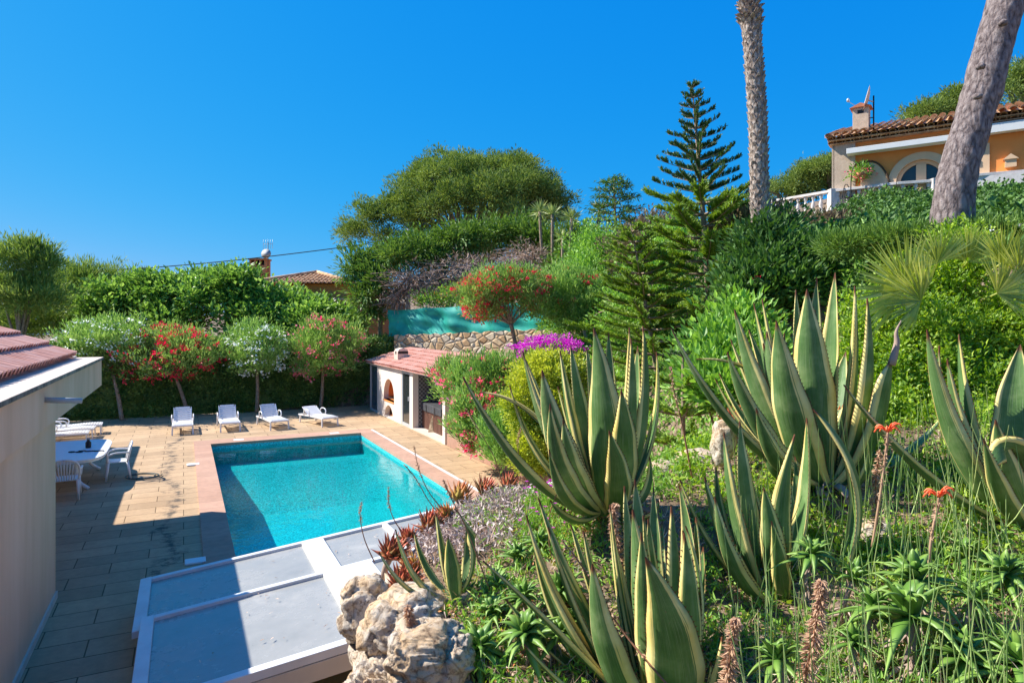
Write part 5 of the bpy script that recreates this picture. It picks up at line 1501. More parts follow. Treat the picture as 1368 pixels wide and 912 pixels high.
px_of = lambda x, y: CX + x / y * F
bank = on_ground(2, 24, 7.5, 24.5, 16000, lambda x, y: (px_of(x, y) > np.where(y < 13.5, 925, 1015 - (y - 10) * 3)) & (px_of(x, y) < 1500) & (x * CT + y * ST > 9))
b = carpet('ivy', bank, 'l_ivy', 12, .16, .12, .085, .6)
o = tag(b.build('ivy_bank', M['l_ivy'], org=(8, 16, 5)), 'dark green ivy covering the steep bank below the balustrade', 'ivy', kind='stuff')
blobs = [pb(*q) for q in ((1215, 294, 20, 44, 14), (1265, 288, 19, 40, 15), (1320, 276, 18, 44, 18), (1380, 272, 18, 44, 18), (1160, 300, 20, 40, 10))]
base = gz(1300, 19)
t = ptree('hedge', 'dark glossy hedge right behind the leaning pine trunk along the terrace', 'hedge', base, blobs, 'l_ivy', 2200, 12, .16, .12, .08, tr=.05, shell=.6, up=.4)
blobs = [pb(*q) for q in ((1140, 326, 9.6, 44, 10), (1200, 318, 9.2, 44, 10), (1330, 312, 8.6, 60, 10), (1400, 306, 8.4, 40, 12))]; base = gz(1330, 8.6)
t = ptree('grey_green_shrub', 'low blue green shrub with small pale flowers around the foot of the leaning pine', 'shrub', base, blobs, 'l_juni', 1300, 12, .16, .10, .022, tr=.03, shell=.5, up=.8)
blossom(t, base, blobs[2:], 'f_white', 34, 7, .05, .03, .028)

GH = 'pines on the hill behind the orange house'
hp = [([(1040, 262, 60, 40, 18), (1075, 245, 60, 40, 20)], 'hill pine crown just right of the palm trunk', 60), ([(1110, 235, 58, 36, 24)], 'hill pine crown touching the left corner of the orange house', 58),
      ([(1240, 160, 52, 34, 18), (1285, 145, 52, 30, 24)], 'hill pine crown above the roof, left of the leaning trunk', 52), ([(1350, 130, 50, 46, 34), (1400, 110, 50, 50, 40)], 'hill pine crown above the roof, right of the leaning trunk', 50)]
for bl, lab, Y in hp:
    blobs = [pb(*q) for q in bl]; bs = gz(bl[0][0], Y)
    for q in bl: blobs += cluster(q[0], q[1], q[2] - .5, q[3], q[4], 9, 8, 14)
    blobs = [(c, r * .85) for c, r in blobs]
    ptree('pine_tree', lab, 'tree', bs, blobs, 'l_pine', 1000, 14, .5, .30, .08, GH, tr=.3, bark='pine_bark', out=.6, up=.5, jit=.9, shell=.6)

# ------------------------------------------------------------------ fan palm and pale shrub on the right
base = gz(1260, 7.9); t = thing('fan_palm', 'dwarf fan palm with stiff yellow green fans above the pale leafy shrub', 'palm', base)
for i, (x, y, Y, r, tilt) in enumerate(((1178, 388, 6.2, 84, -1.0), (1222, 352, 6.4, 52, -.4), (1262, 346, 6.5, 46, -.1), (1300, 350, 6.5, 50, .2), (1345, 352, 6.2, 56, .3), (1368, 372, 6.1, 60, .7), (1200, 402, 6.1, 64, -1.2), (1340, 392, 6.1, 60, 1.0))):
    c = P(x + (30 if tilt < 0 else -8), y, Y); R = r * Y / F; b = MB()
    n = 46; th = np.linspace(-1.5, 1.5, n) + tilt
    ax = np.stack([np.sin(th), np.full(n, -.25 + .1 * math.sin(i)), np.cos(th)], 1) + rng.normal(size=(n, 3)) * .03
    leaves(b, np.tile(c, (n, 1)), ax, np.tile([.1, -1, .3], (n, 1)), R * rng.uniform(.9, 1.08, n), R * .055, fold=.35, droop=.06)
    b.tube([base + (0, 0, .3), (base + c) / 2 + (0, .3, -.1), c], .008, 5)
    b.build('fan_leaf', M['l_palm'], t, base)
blobs = [pb(*q) for q in ((1240, 385, 6.8, 44, 34), (1285, 350, 6.9, 36, 34), (1180, 425, 6.6, 44, 30), (1250, 445, 6.4, 60, 44), (1330, 430, 6.5, 50, 46), (1205, 510, 6.2, 50, 56), (1290, 530, 6.1, 60, 60), (1375, 470, 6.3, 50, 60), (1385, 395, 6.6, 26, 30), (1150, 475, 6.6, 26, 50), (1262, 322, 7, 12, 12), (1230, 590, 5.7, 50, 36), (1315, 605, 5.5, 50, 36), (1175, 560, 5.9, 34, 34), (1385, 600, 5.5, 40, 40))]
base = gz(1270, 6.6)
ptree('leafy_shrub', 'large rambling shrub with small bright yellow green leaves filling the right side', 'shrub', base, blobs, 'l_shrub', 6200, 13, .035, .050, .025, tr=.03, lm=16, out=.7, up=.45, jit=.9, shell=.45, lobe=.3, twig=.34)
# ------------------------------------------------------------------ foreground: agaves
def blade(mb, B, T, C, wmax, inward, thick=.12, cup=.22, teeth=True, ns=26, na=9, seedz=0, twist=0, wpos=.42, base_w=.62, break_at=None):
    """succulent agave blade along the curve B-C-T with a gutter section; 'ab' stores (across, along, seed)"""
    q = np.linspace(0, 1, ns)
    t = q[:, None]
    sp = (1 - t) ** 2 * B + 2 * t * (1 - t) * C + t ** 2 * T
    tan = nz(np.gradient(sp, axis=0))
    inw = np.array(inward, float)
    n0 = nz(inw - tan * (tan @ inw)[:, None])
    sd = nz(np.cross(tan, n0)); n0 = np.cross(sd, tan)
    if twist:
        a = (twist * q)[:, None]; sd, n0 = sd * np.cos(a) + n0 * np.sin(a), n0 * np.cos(a) - sd * np.sin(a)
    w = np.where(q < wpos, base_w + (1 - base_w) * np.sin(np.pi / 2 * q / wpos), np.maximum(0, 1 - ((q - wpos) / (1 - wpos)) ** 1.75)) * wmax / 2
    w = np.maximum(w, .0025) * (1 + .03 * np.sin(q * 23 + seedz * 9))
    x = np.linspace(-1, 1, na)
    k = cup * (1 + .8 * q)
    up = sp[:, None] + sd[:, None] * (w[:, None] * x)[..., None] + n0[:, None] * ((k * w)[:, None] * (x ** 2) ** .9 + .004)[..., None]
    th = (thick * (1.25 - q) * w)[:, None] * (1 - np.abs(x) ** 2.2) + .003
    x2 = x[::-1][1:-1]
    lo = sp[:, None] + sd[:, None] * (w[:, None] * x2)[..., None] + n0[:, None] * ((k * w)[:, None] * (x2 ** 2) ** .9 - (thick * 2.2 * (1.2 - q) * w)[:, None] * (1 - np.abs(x2) ** 2.2) - .003)[..., None]
    ring = np.concatenate([up, lo], 1); m = ring.shape[1]
    at = np.zeros((ns, m, 3)); at[:, :na, 0] = x; at[:, na:, 0] = x2; at[:, :, 1] = q[:, None]; at[:, :, 2] = seedz * 7.3
    i, j = np.meshgrid(np.arange(ns - 1), np.arange(m), indexing='ij')
    f = np.stack([i * m + j, i * m + (j + 1) % m, (i + 1) * m + (j + 1) % m, (i + 1) * m + j], -1).reshape(-1, 4)
    mb.add(ring.reshape(-1, 3), f, 0, True, at.reshape(-1, 3))
    if teeth:
        tt = np.arange(.08, .93, .028 / max(.3, np.linalg.norm(T - B)) )
        V, Fq, A = [], [], []
        for s_ in (0, na - 1):
            sg = -1 if s_ == 0 else 1
            for u in tt:
                p = np.array([np.interp(u, q, up[:, s_, c]) for c in range(3)]); tg = np.array([np.interp(u, q, tan[:, c]) for c in range(3)])
                s3 = np.array([np.interp(u, q, sd[:, c]) for c in range(3)])
                k0_ = len(V); V += [p - tg * .005, p + tg * .005, p + s3 * sg * .010 + tg * .003]; Fq.append([k0_, k0_ + 1, k0_ + 2]); A += [(1, .99, 0)] * 3
        mb.add(V, np.array(Fq), 0, False, A)


def agave(label, bpx, Y, specs, group, auto=0, hl=1.0, stump=None):
    more = []
    for s in specs:
        if s[3] > 30 and len(s) == 6 and rng.random() < .75 and len(specs) > 8:
            more.append((s[0] + rng.choice([-1, 1]) * rng.uniform(9, 20), s[1] + rng.uniform(14, 60), s[2] + rng.choice([-.22, .25]), s[3] * rng.uniform(.55, .75), s[4] * 1.2, s[5] + rng.uniform(0, 6)))
    specs = [(s[0], s[1], s[2], s[3] * .84) + tuple(s[4:]) for s in specs] + more
    base = P(bpx[0], bpx[1], Y)
    t = thing('agave', label, 'agave', base, 0, group)
    for i, s in enumerate(specs):
        tx, ty, dY, w, bx, by = s[:6]
        opt = s[6] if len(s) > 6 else {}
        T = P(tx, ty, Y + dY)
        ox = (tx - bpx[0]) / 900.0
        B0 = base + np.array([np.clip(ox, -.09, .09), np.clip(dY * .25, -.08, .08), 0])
        if 'base' in opt: B0 = P(*opt['base'])
        C = (B0 + T) / 2 + np.array([2 * bx * Y / F, 0, -2 * by * Y / F]) + np.array([0, dY * .25, 0])
        out = (T + C) / 2 - base; out[2] = 0
        inw = -out + np.array([0, 0, .25]) + np.array([0, .08, 0])
        if 'inw' in opt: inw = np.array(opt['inw'], float)
        b = MB(); blade(b, B0, T, C, w * Y / F * 1.12, inw, seedz=rng.random() * 5 + i, twist=opt.get('tw', rng.normal() * .15), base_w=opt.get('bw', .6), wpos=opt.get('wp', .42), cup=opt.get('cup', .22))
        o = b.build('leaf', M['agave'], t, base)
        if 'dry' in opt:
            d = P(opt['dry'][0], opt['dry'][1], Y + dY); b = MB(); b.tube(spline([T - (0, 0, .04), T * .6 + d * .4 + (.01, 0, 0), T * .3 + d * .7 + (-.015, 0, 0), d], 12), np.linspace(.028, .003, 12), 6); b.build('dry_tip', M['dead'], t, base)
    # heart of folded young leaves and basal leaves
    for k in range(auto):
        a = k * 2.4 + rng.uniform(0, 1); el = rng.uniform(.15, .7); Lq = rng.uniform(.25, .4) * hl
        d = np.array([math.cos(a) * math.cos(el), math.sin(a) * math.cos(el), math.sin(el)])
        T = base + d * Lq; C = base + d * Lq * .5 + np.array([0, 0, -.06 * hl])
        b = MB(); blade(b, base + d * .02, T, C, .09 * hl, (-d[0], -d[1], .6), seedz=k, ns=14, na=7); b.build('leaf', M['agave'], t, base)
    if len(specs) > 9:
        for k in range(5):      # withered lower leaves
            a = rng.uniform(2.6, 6.8); d = np.array([math.cos(a), math.sin(a), 0]); Lq = rng.uniform(.28, .45)
            b = MB(); blade(b, base - (0, 0, .05), base + d * Lq + (0, 0, -.12), base + d * Lq * .55 + (0, 0, .10), .07, (-d[0], -d[1], .6), cup=.6, seedz=k, ns=14, na=7, twist=rng.normal() * .8, teeth=False); o = b.build('dead_leaf', M['dead'], t, base)
    if stump:
        b = MB(); g_ = P(*stump); b.tube(spline([g_, (g_ + base) / 2 + (.01, 0, 0), base + (0, 0, .03)], 8), np.linspace(.05, .065, 8), 10); b.build('stem', M['bark'], t, base)
    else:
        b = MB(); b.lathe(base - (0, 0, .16), [(.06, 0), (.09, .06), (.10, .13), (.05, .2)], 12); b.build('stem', M['bark'], t, base)
    return t


GA = 'variegated agaves with yellow edged leaves'
agave('large yellow edged agave in the centre, in front of the golden shrub', (815, 680), 4.6, [
    (618, 503, -.35, 30, -5, 36), (642, 524, .15, 24, 6, -34), (698, 469, -.1, 38, -14, 14), (702, 480, .25, 36, -6, 6), (724, 494, -.45, 54, -14, 14), (748, 468, .1, 50, -8, 8),
    (762, 461, .4, 34, -4, 0), (783, 463, .3, 26, 2, 0), (793, 438, -.25, 58, 2, 4), (813, 444, .2, 28, 2, 0), (841, 437, .05, 42, 8, 4), (843, 452, -.2, 26, 10, 0), (859, 435, -.1, 34, 18, 8),
    (778, 540, .5, 40, 0, 0), (868, 610, -.2, 22, 14, 12), (735, 668, -.35, 24, -4, 16), (880, 668, -.3, 20, 10, 12), (752, 560, -.5, 34, -10, 12), (830, 520, -.55, 40, 6, 4)], GA, 4)
agave('huge yellow edged agave in front of the pale shrub, right of the centre one', (1098, 645), 4.9, [
    (897, 439, -.2, 28, -14, 26), (930, 480, .1, 26, 26, -44), (981, 413, -.05, 50, -14, 14), (976, 453, .3, 36, -6, 8), (1007, 405, .1, 48, -8, 8), (1018, 399, .3, 44, -4, 6), (1037, 428, -.4, 58, -14, 10),
    (1063, 387, .3, 36, -4, 0), (1078, 386, -.15, 58, -4, 4), (1091, 371, .35, 30, 0, 0), (1116, 364, .2, 34, 4, 0), (1142, 382, -.05, 46, 14, 8),
    (1191, 480, -.25, 60, 10, 16, {'dry': (1204, 428), 'bw': .8, 'wp': .8}), (1262, 553, .1, 26, 12, 20), (1000, 440, .5, 38, 0, 0), (955, 505, .2, 26, -10, 14), (1130, 470, .5, 40, 6, 0),
    (1010, 545, -.5, 36, -16, 16), (1160, 600, -.3, 24, 8, 16)], GA, 4)
agave('yellow edged agave cut by the right edge of the picture, one blade folded over', (1376, 705), 4.3, [
    (1238, 440, -.1, 42, -24, 22), (1281, 446, .2, 50, -16, 10), (1363, 460, .2, 66, -4, 0), (1127, 514, -.3, 20, -12, 24), (1400, 430, .2, 60, 6, 0), (1317, 636, -.45, 52, 0, -70, {'cup': .05}),
    (1450, 520, 0, 60, 14, 10), (1330, 560, -.4, 44, -14, 10), (1290, 700, -.3, 24, 0, 14)], GA, 3)
agave('nearest yellow edged agave with very broad dark leaves at the bottom centre', (890, 965), 3.4, [
    (645, 749, -.1, 30, -6, -10), (703, 688, .0, 50, -24, 12), (719, 665, .25, 42, -14, 10), (779, 708, .1, 46, -12, 8), (791, 753, -.35, 68, -20, 8), (834, 649, .35, 34, -6, 0),
    (845, 680, -.05, 64, -4, 4), (848, 640, .4, 44, 0, 0), (859, 688, .15, 24, 0, 0), (873, 649, .45, 32, 2, 0), (897, 676, 0, 50, 10, 4), (907, 645, .25, 34, 26, -6), (862, 744, -.5, 76, 20, 6),
    (940, 730, .3, 40, 12, 0), (985, 800, .1, 30, 14, 10), (700, 860, -.3, 30, -10, 10), (675, 800, .1, 34, -14, 8), (742, 735, .2, 44, -14, 8), (762, 700, .35, 36, -8, 4), (815, 700, .2, 46, -6, 4), (930, 690, .2, 42, 16, 0), (965, 850, -.3, 40, 12, 8)], GA, 3)
agave('slender yellow edged agave among the reeds between the nearest and the huge one', (1040, 800), 4.1, [
    (967, 577, .05, 42, -12, 10), (988, 562, .3, 38, -6, 4), (1062, 580, -.15, 34, -14, 10), (1078, 558, .1, 38, 14, 4), (941, 636, -.1, 40, -12, 14), (908, 640, .1, 30, -10, 16), (1003, 640, .3, 36, 0, 0),
    (1086, 546, 0, 46, 46, -16, {'base': (1112, 800, 4.0), 'wp': .5}), (1020, 650, -.2, 34, 0, 0), (1110, 700, .2, 28, 10, 10)], GA, 3)
agave('small yellow edged agave on a short brown stem beside the limestone outcrop', (613, 800), 4.0, [
    (506, 737, -.1, 20, -6, 14), (528, 707, 0, 26, -8, 16), (553, 710, .2, 18, -8, 10), (582, 685, .1, 28, -4, 4), (598, 716, -.12, 24, 0, 0), (607, 679, .05, 18, 24, 0), (622, 700, .2, 20, 8, 2), (575, 815, -.15, 16, -4, 2)], GA, 2, .45, (632, 838, 4.0))


# ------------------------------------------------------------------ aloes
def alobe(mb, B, d, ln, wd, curl, ns=7, mat=0):
    """thick pointed aloe leaf; curl bends it (positive: tip rises)"""
    d = nz(d); q = np.linspace(0, 1, ns)[:, None]
    sp = B + d * ln * q + np.array([0, 0, 1]) * curl * ln * q ** 2
    tan = nz(np.gradient(sp, axis=0)); sd = nz(np.cross(tan, (0, 0, 1.0)) + 1e-6); n0 = np.cross(sd, tan)
    w = wd / 2 * (1 - q ** 1.6) * (.8 + .5 * np.sin(np.pi * np.minimum(q * 1.4, 1))) + .0012
    ring = np.stack([sp - sd * w, sp - n0 * w * .55, sp + sd * w, sp + n0 * w * .12], 1)
    at = np.zeros((ns, 4, 3)); at[:, :, 1] = q
    f = [[i * 4 + j, i * 4 + (j + 1) % 4, (i + 1) * 4 + (j + 1) % 4, (i + 1) * 4 + j] for i in range(ns - 1) for j in range(4)]
    mb.add(ring.reshape(-1, 3), np.array(f), mat, True, at.reshape(-1, 3))


def rosette_mesh(R, n, wd, el0, el1, curl, jit=.12):
    b = MB()
    for i in range(n):
        k = i / n; a = i * 2.39996; el = el1 + (el0 - el1) * k + rng.normal() * jit
        ln = R * (1.0 - .45 * k) * rng.uniform(.85, 1.12)
        d = np.array([math.cos(a) * math.cos(el), math.sin(a) * math.cos(el), math.sin(el)])
        alobe(b, np.array([math.cos(a), math.sin(a), 0]) * .012 + (0, 0, .03 * k * R / .15), d, ln, wd * rng.uniform(.85, 1.15), curl * rng.uniform(.6, 1.3))
    return b


def RG(px, py, h=0.0):
    """where the view ray through a spot of the garden meets the ground (raised by h)"""
    Y = 1.8
    while Y < 14:
        q = P(px, py, Y)
        if q[2] < float(TZ(q[0], q[1])) + h and not (in_deck(np.array(q[0]), np.array(q[1]))): return q
        Y += .03
    return P(px, py, 6)


GR = 'red leaved aloe rosettes along the edge of the pool bank'
red = [(522, 742, 4.85, 1.0, 'redaloe', 'darkest red green aloe rosette hanging over the pool cover, beneath a tall thin flower stalk'), (553, 762, 4.5, .8, 'redaloe2', 'bronze aloe rosette between the dark overhanging one and the small agave'),
       (537, 785, 4.35, 1.0, 'redaloe', 'red green aloe rosette resting on top of the limestone outcrop'), (574, 705, 5.1, .95, 'redaloe', 'red aloe rosette on the bank edge behind the left tip of the small agave'),
       (598, 692, 5.2, .8, 'redaloe2', 'small bright red aloe rosette squeezed behind the small agave'), (613, 668, 5.5, 1.05, 'redaloe2', 'red green aloe rosette, third from the far end of the row'),
       (647, 657, 5.6, .9, 'redaloe', 'bright red aloe rosette, second from the far end of the row'), (680, 652, 5.6, .85, 'redaloe', 'orange red aloe rosette at the far end of the row'), (545, 722, 5.0, .7, 'redaloe', 'little red aloe rosette tucked behind the darkest one'),
       (985, 575, 5.6, 1.4, 'orangealoe', 'orange aloe rosette growing left of the huge agave'), (1118, 560, 5.3, .9, 'orangealoe', 'small orange aloe half hidden among the blades of the huge agave')]
protos = {}
for k in ('redaloe', 'redaloe2', 'orangealoe'):
    protos[k] = [rosette_mesh(.15, 46, .062, 1.45, .1, .35), rosette_mesh(.15, 40, .064, 1.5, -.1, .45)]
used = {}
for i, (x, y, Y, s, mt, lab) in enumerate(red):
    q = P(x, y, Y)
    key = (mt, i % 2)
    if key not in used:
        t = thing('aloe_rosette', lab, 'aloe', q, 0, GR); o = protos[mt][i % 2].build('leaf_rosette', M[mt], t)
        b = MB(); b.tube([(0, 0, -.32), (.01, 0, -.1), (0, 0, .02)], [.022, .024, .03], 7); b.build('stem', M['dead'], t); used[key] = t
    else:
        t = dup(used[key], q, 0, lab)
    t.scale = (s,) * 3; t.rotation_euler = (rng.normal() * .2 - .15, rng.normal() * .2, rng.uniform(0, 6))

GG = 'green tree aloes on the garden slope'
gl = [(706, 850, 3.45, 1.0, 'bright green star shaped aloe at the bottom centre left, left of the nearest agave'), (639, 868, 3.5, .95, 'green aloe with drooping leaves right beside the limestone outcrop at the bottom'), (752, 789, 3.9, .8, 'green aloe rosette behind the left blades of the nearest agave'),
      (757, 677, 4.9, .8, 'green aloe star at the foot of the centre agave, left side'), (690, 745, 4.3, .7, 'green aloe in the middle of the clump right of the small agave'), (665, 780, 4.1, .7, 'green aloe of the clump, just right of the small agave stem'),
      (720, 725, 4.4, .65, 'green aloe at the upper end of the clump below the centre agave'), (660, 820, 3.8, .75, 'green aloe of the clump above the drooping one'), (745, 850, 3.5, .7, 'green aloe tucked under the long left blade of the nearest agave'),
      (765, 830, 3.7, .6, 'small green aloe right of the star shaped one'), (700, 800, 3.8, .75, 'green aloe directly above the star shaped one'), (1216, 826, 3.15, 1.45, 'largest green aloe at the lower right with long arching leaves'),
      (1224, 778, 3.4, 1.1, 'green aloe standing right behind the largest lower right one'), (1362, 890, 2.9, 1.2, 'green aloe cut by the bottom right corner of the picture'), (1140, 860, 3.2, .7, 'small green aloe left of the largest lower right one'),
      (1300, 800, 3.3, .7, 'small green aloe right of the largest lower right one'), (850, 655, 5.2, .6, 'small green aloe right at the foot of the centre agave'),
      (1085, 742, 3.7, .75, 'green aloe between the slender agave and the tallest dried spike'), (1140, 775, 3.6, .8, 'green aloe just below the base of the big bent agave blade'), (1292, 742, 3.8, .8, 'green aloe right behind the right hand coral flower stalk'),
      (1345, 770, 3.5, .9, 'green aloe near the right picture edge under the folded agave blade'), (1165, 815, 3.3, .85, 'green aloe left of the largest lower right one, touching its leaves'), (1285, 880, 3.0, .95, 'green aloe at the bottom between the largest and the corner one'),
      (1040, 885, 3.0, .8, 'green aloe at the bottom edge between two thick dried spikes'), (930, 700, 4.6, .6, 'green aloe behind the tips of the nearest agave'), (620, 850, 3.75, .7, 'small green aloe squeezed against the limestone outcrop')]
gp = []
for i, (x, y, Y, s, lab) in enumerate(gl):
    q = P(x, y, Y)
    if len(gp) < 4:
        t = thing('tree_aloe', lab, 'aloe', q, 0, GG)
        o = rosette_mesh(.29, 26, .050, 1.4, .0, -.55, .18).build('leaf_rosette', M['greenaloe'], t)
        b = MB(); b.tube([(.02, 0, -.45), (0, .02, -.2), (0, 0, .02)], .016, 7)
        n = 26; hh = rng.uniform(-.3, -.03, n); a = rng.uniform(0, 6.28, n); dd_ = np.stack([np.cos(a), np.sin(a), np.full(n, -.9)], 1)
        leaves(b, np.stack([np.zeros(n), np.zeros(n), hh], 1), dd_, rand_dir(n), .12, .02); b.build('stem', M['dead'], t); gp.append(t)
    else:
        t = dup(gp[i % 4], q, 0, lab)
    t.scale = (s,) * 3; t.rotation_euler = (rng.normal() * .25, rng.normal() * .25, rng.uniform(0, 6))


# ------------------------------------------------------------------ flower stalks
def stalk(name, label, ctrl, Y, frac, rs, rb, mt='stalk', fm='spike', nb=120, cat='flower stalk', group=None, bl=.022, down=-.3):
    pts = spline([P(x, y, Y + d) for x, y, d in ctrl], 36); base = pts[0]
    t = thing(name, label, cat, base, 0, group)
    b = MB(); b.tube(pts, np.linspace(rs, rs * .5, 36), 6); b.build('stem', M[mt], t, base)
    u = rng.uniform(1 - frac, 1, nb); p_ = np.stack([np.interp(u, np.linspace(0, 1, 36), pts[:, c]) for c in range(3)], 1)
    k = (rb * (1 - .75 * (u - (1 - frac)) / frac))[:, None]; d = rand_dir(nb) * (1, 1, .3)
    b = MB(); leaves(b, p_ + d * k * .3, d + (0, 0, down), rand_dir(nb), (k[:, 0] + bl) * rng.uniform(.7, 1.2, nb), bl * .5); o = b.build('flower_spike', M[fm], t, base); o['kind'] = 'stuff'
    return t


GD = 'dried flower spikes'
stalk('dry_flower_spike', 'pinkish dried flower spike standing in front of the nearest agave blades', [(835, 790, 0), (826, 740, 0), (820, 690, 0), (822, 672, 0)], 3.7, .85, .006, .026, nb=420, group=GD)
stalk('dry_flower_spike', 'thick dried flower spike at the bottom edge right of the nearest agave', [(968, 930, 0), (975, 880, 0), (980, 838, 0), (984, 825, 0)], 2.8, .98, .006, .028, nb=420, group=GD)
stalk('dry_flower_spike', 'tallest thick dried flower spike among the reeds at the bottom', [(1070, 930, 0), (1085, 860, 0), (1095, 800, 0), (1097, 775, 0)], 2.85, .95, .007, .030, nb=560, group=GD)
stalk('dry_flower_spike', 'dried flower spike hanging over the limestone outcrop', [(592, 925, -.2), (575, 880, -.1), (553, 838, 0), (544, 808, 0)], 3.5, .28, .004, .022, nb=200, group=GD)
stalk('dry_flower_spike', 'dried flower spike rising at the foot of the centre agave on its left', [(742, 800, 0), (733, 700, 0), (748, 648, 0), (762, 600, 0)], 4.3, .1, .005, .012, nb=20, group=GD)
stalk('dry_flower_spike', 'reddish flower stalk leaning diagonally through the nearest agave', [(905, 930, -.2), (830, 840, 0), (780, 760, 0), (750, 720, 0)], 3.2, .8, .006, .012, nb=70, group=GD)
stalk('dry_flower_spike', 'dried pink spike behind the blades of the slender agave', [(1180, 760, 0), (1172, 690, 0), (1170, 640, 0), (1176, 600, 0)], 4.1, .75, .006, .022, nb=260, group=GD)
stalk('dry_flower_spike', 'pair of pale curled dead stalks left of the huge agave', [(925, 640, 0), (912, 570, 0), (900, 520, 0), (897, 490, 0)], 5.2, .7, .008, .012, nb=50, group=GD)
GT = 'thin brown flower stalks rising over the pool'
for c, lab, Y in (([(500, 750, 0), (487, 720, 0), (481, 690, 0), (483, 670, 0)], 'thin flower stalk with a brown tip farthest left over the pool', 4.85),
                  ([(552, 725, 0), (530, 700, 0), (520, 675, 0), (519, 650, 0)], 'thin flower stalk standing second from the left over the pool', 5.0),
                  ([(600, 700, 0), (575, 672, 0), (556, 640, 0), (540, 620, 0)], 'thin curved flower stalk bending left over the pool', 5.2), ([(605, 695, 0), (575, 660, 0), (560, 628, 0), (553, 595, 0)], 'tall flower stalk with a long brown tip over the pool corner', 5.2),
                  ([(655, 790, 0), (625, 710, 0), (600, 660, 0), (592, 640, 0)], 'reddish stalk leaning in front of the small agave', 4.0), ([(672, 650, 0), (660, 610, 0), (640, 575, 0), (622, 545, 0)], 'reddish stalk rising over the stone kerb', 5.4),
                  ([(708, 650, 0), (695, 620, 0), (692, 590, 0), (697, 565, 0)], 'short reddish stalk left of the centre agave', 5.2)):
    stalk('flower_stalk', lab, c, Y, .42, .0045, .008, nb=80, group=GT, bl=.012)
for c, Y, lab in (([(1165, 730, 0), (1176, 660, 0), (1184, 600, 0), (1186, 577, 0)], 3.9, 'coral red aloe flower held in front of the broken agave blade'), ([(1238, 790, 0), (1244, 720, 0), (1252, 680, 0), (1254, 664, 0)], 3.5, 'coral red curled aloe flower standing over the largest lower right aloe')):
    pts = spline([P(x, y, Y + d) for x, y, d in c], 24); base = pts[0]
    t = thing('aloe_flower', lab, 'flower', base, 0, 'coral red aloe flowers')
    b = MB(); b.tube(pts, .007, 6); n = 70; u = rng.uniform(.3, .95, n); p_ = np.stack([np.interp(u, np.linspace(0, 1, 24), pts[:, k]) for k in range(3)], 1)
    leaves(b, p_, rand_dir(n) + (0, 0, -.5), rand_dir(n), .03, .008); b.build('stem', M['spike'], t, base)
    b = MB()
    for k in range(11):
        a = k * 2.4; d = np.array([math.cos(a), math.sin(a) * .7, .35 + .3 * (k % 3)])
        s0 = pts[-1]; b.tube(spline([s0, s0 + d * .035 + (0, 0, .012), s0 + d * .06 + (0, 0, -.002), s0 + d * .075 + (0, 0, -.03)], 9), np.linspace(.0055, .004, 9), 5)
    b.build('flower_head', M['f_orange'], t, base)


# ------------------------------------------------------------------ rocks
def rock(label, c, r, seed=0, sub=5, blocky=.55, name='rock', rough=1.0):
    import bmesh
    bm = bmesh.new(); bmesh.ops.create_icosphere(bm, subdivisions=sub, radius=1)
    co_ = np.array([v.co for v in bm.verts]); fc = np.array([[v.index for v in f.verts] for f in bm.faces]); bm.free()
    p = np.sign(co_) * np.abs(co_) ** blocky; p = p / np.max(np.linalg.norm(p, axis=1)) * 1.15
    r = np.array(r, float); out = np.empty_like(p); S = Vector((seed * 3.1, seed * 1.7, seed * .9))
    for i in range(len(p)):
        q = Vector(p[i] * r); nn = q + S; nn = nn + Vector((mnoise.noise(nn * 3), mnoise.noise(nn * 3 + Vector((9, 0, 0))), mnoise.noise(nn * 3 + Vector((0, 9, 0))))) * .09
        h = .20 * mnoise.fractal(nn * 1.9, .9, 2, 6) + .05 * mnoise.ridged_multi_fractal(nn * 4.2, .8, 2.2, 7, 1, 2) - .04 + .07 * mnoise.fractal(nn * 10, .55, 2.1, 6)
        d_, pt_ = mnoise.voronoi(Vector((nn.x * 3.4, nn.y * 3.4, nn.z * 5.2)))
        h += .24 * mnoise.noise(pt_[0] * 1.37); d2_, p2_ = mnoise.voronoi(Vector((nn.x * 9, nn.y * 9, nn.z * 15))); h += .17 * mnoise.noise(p2_[0] * 1.37)
        h += -.16 * max(0, .16 - (d_[1] - d_[0])) / .16 + .05 * mnoise.noise(nn * 9)
        h += .05 * math.sin((nn.z + .25 * mnoise.noise(nn * 2)) * 26) * mnoise.noise(nn * 1.1 + Vector((5, 5, 5)))
        k = float(min(r)) * rough
        out[i] = np.array(q) + p[i] / (np.linalg.norm(p[i]) + 1e-9) * h * k * 1.1
    b = MB(); b.add(out, fc, 0, True); o = b.build(name, M['rock'], org=(0, 0, 0)); o.location = tuple(c)
    return tag(o, label, 'rock')


rock('large craggy limestone outcrop rising beside the pool cover at the bottom', (-.62, 3.84, .86), (.42, .54, 1.12), 1.3, 7, .5, 'rock_outcrop', 1.0)
rock('rough grey knob of limestone on top of the craggy outcrop', P(487, 812, 4.2), (.15, .16, .2), 2.2, 5, .7)
rock('rounded pale limestone block at the bottom, right of the craggy outcrop', P(580, 925, 3.45), (.25, .2, .38), 3.7, 6, .5, 'rock', 1.0)
rock('flat weathered stone wedged between the outcrop and the small agave', P(545, 825, 3.95), (.26, .24, .16), 5.1, 5, .7)
rock('jagged limestone boulder under the pool bank aloes', (-.40, 4.75, 1.40), (.62, .5, .62), 6.6, 5, .6)
rock('grey stone lying right of the foot of the centre agave', P(885, 632, 5.6), (.14, .16, .10), 7.3, 4, .8)
rock('grey stone behind the centre agave, beside the low young pine', P(930, 622, 5.7), (.20, .16, .13), 8.3, 4, .8)
rock('pointed pale stone behind the slender agave tips', P(964, 592, 5.3), (.08, .1, .19), 9.9, 4, .8)
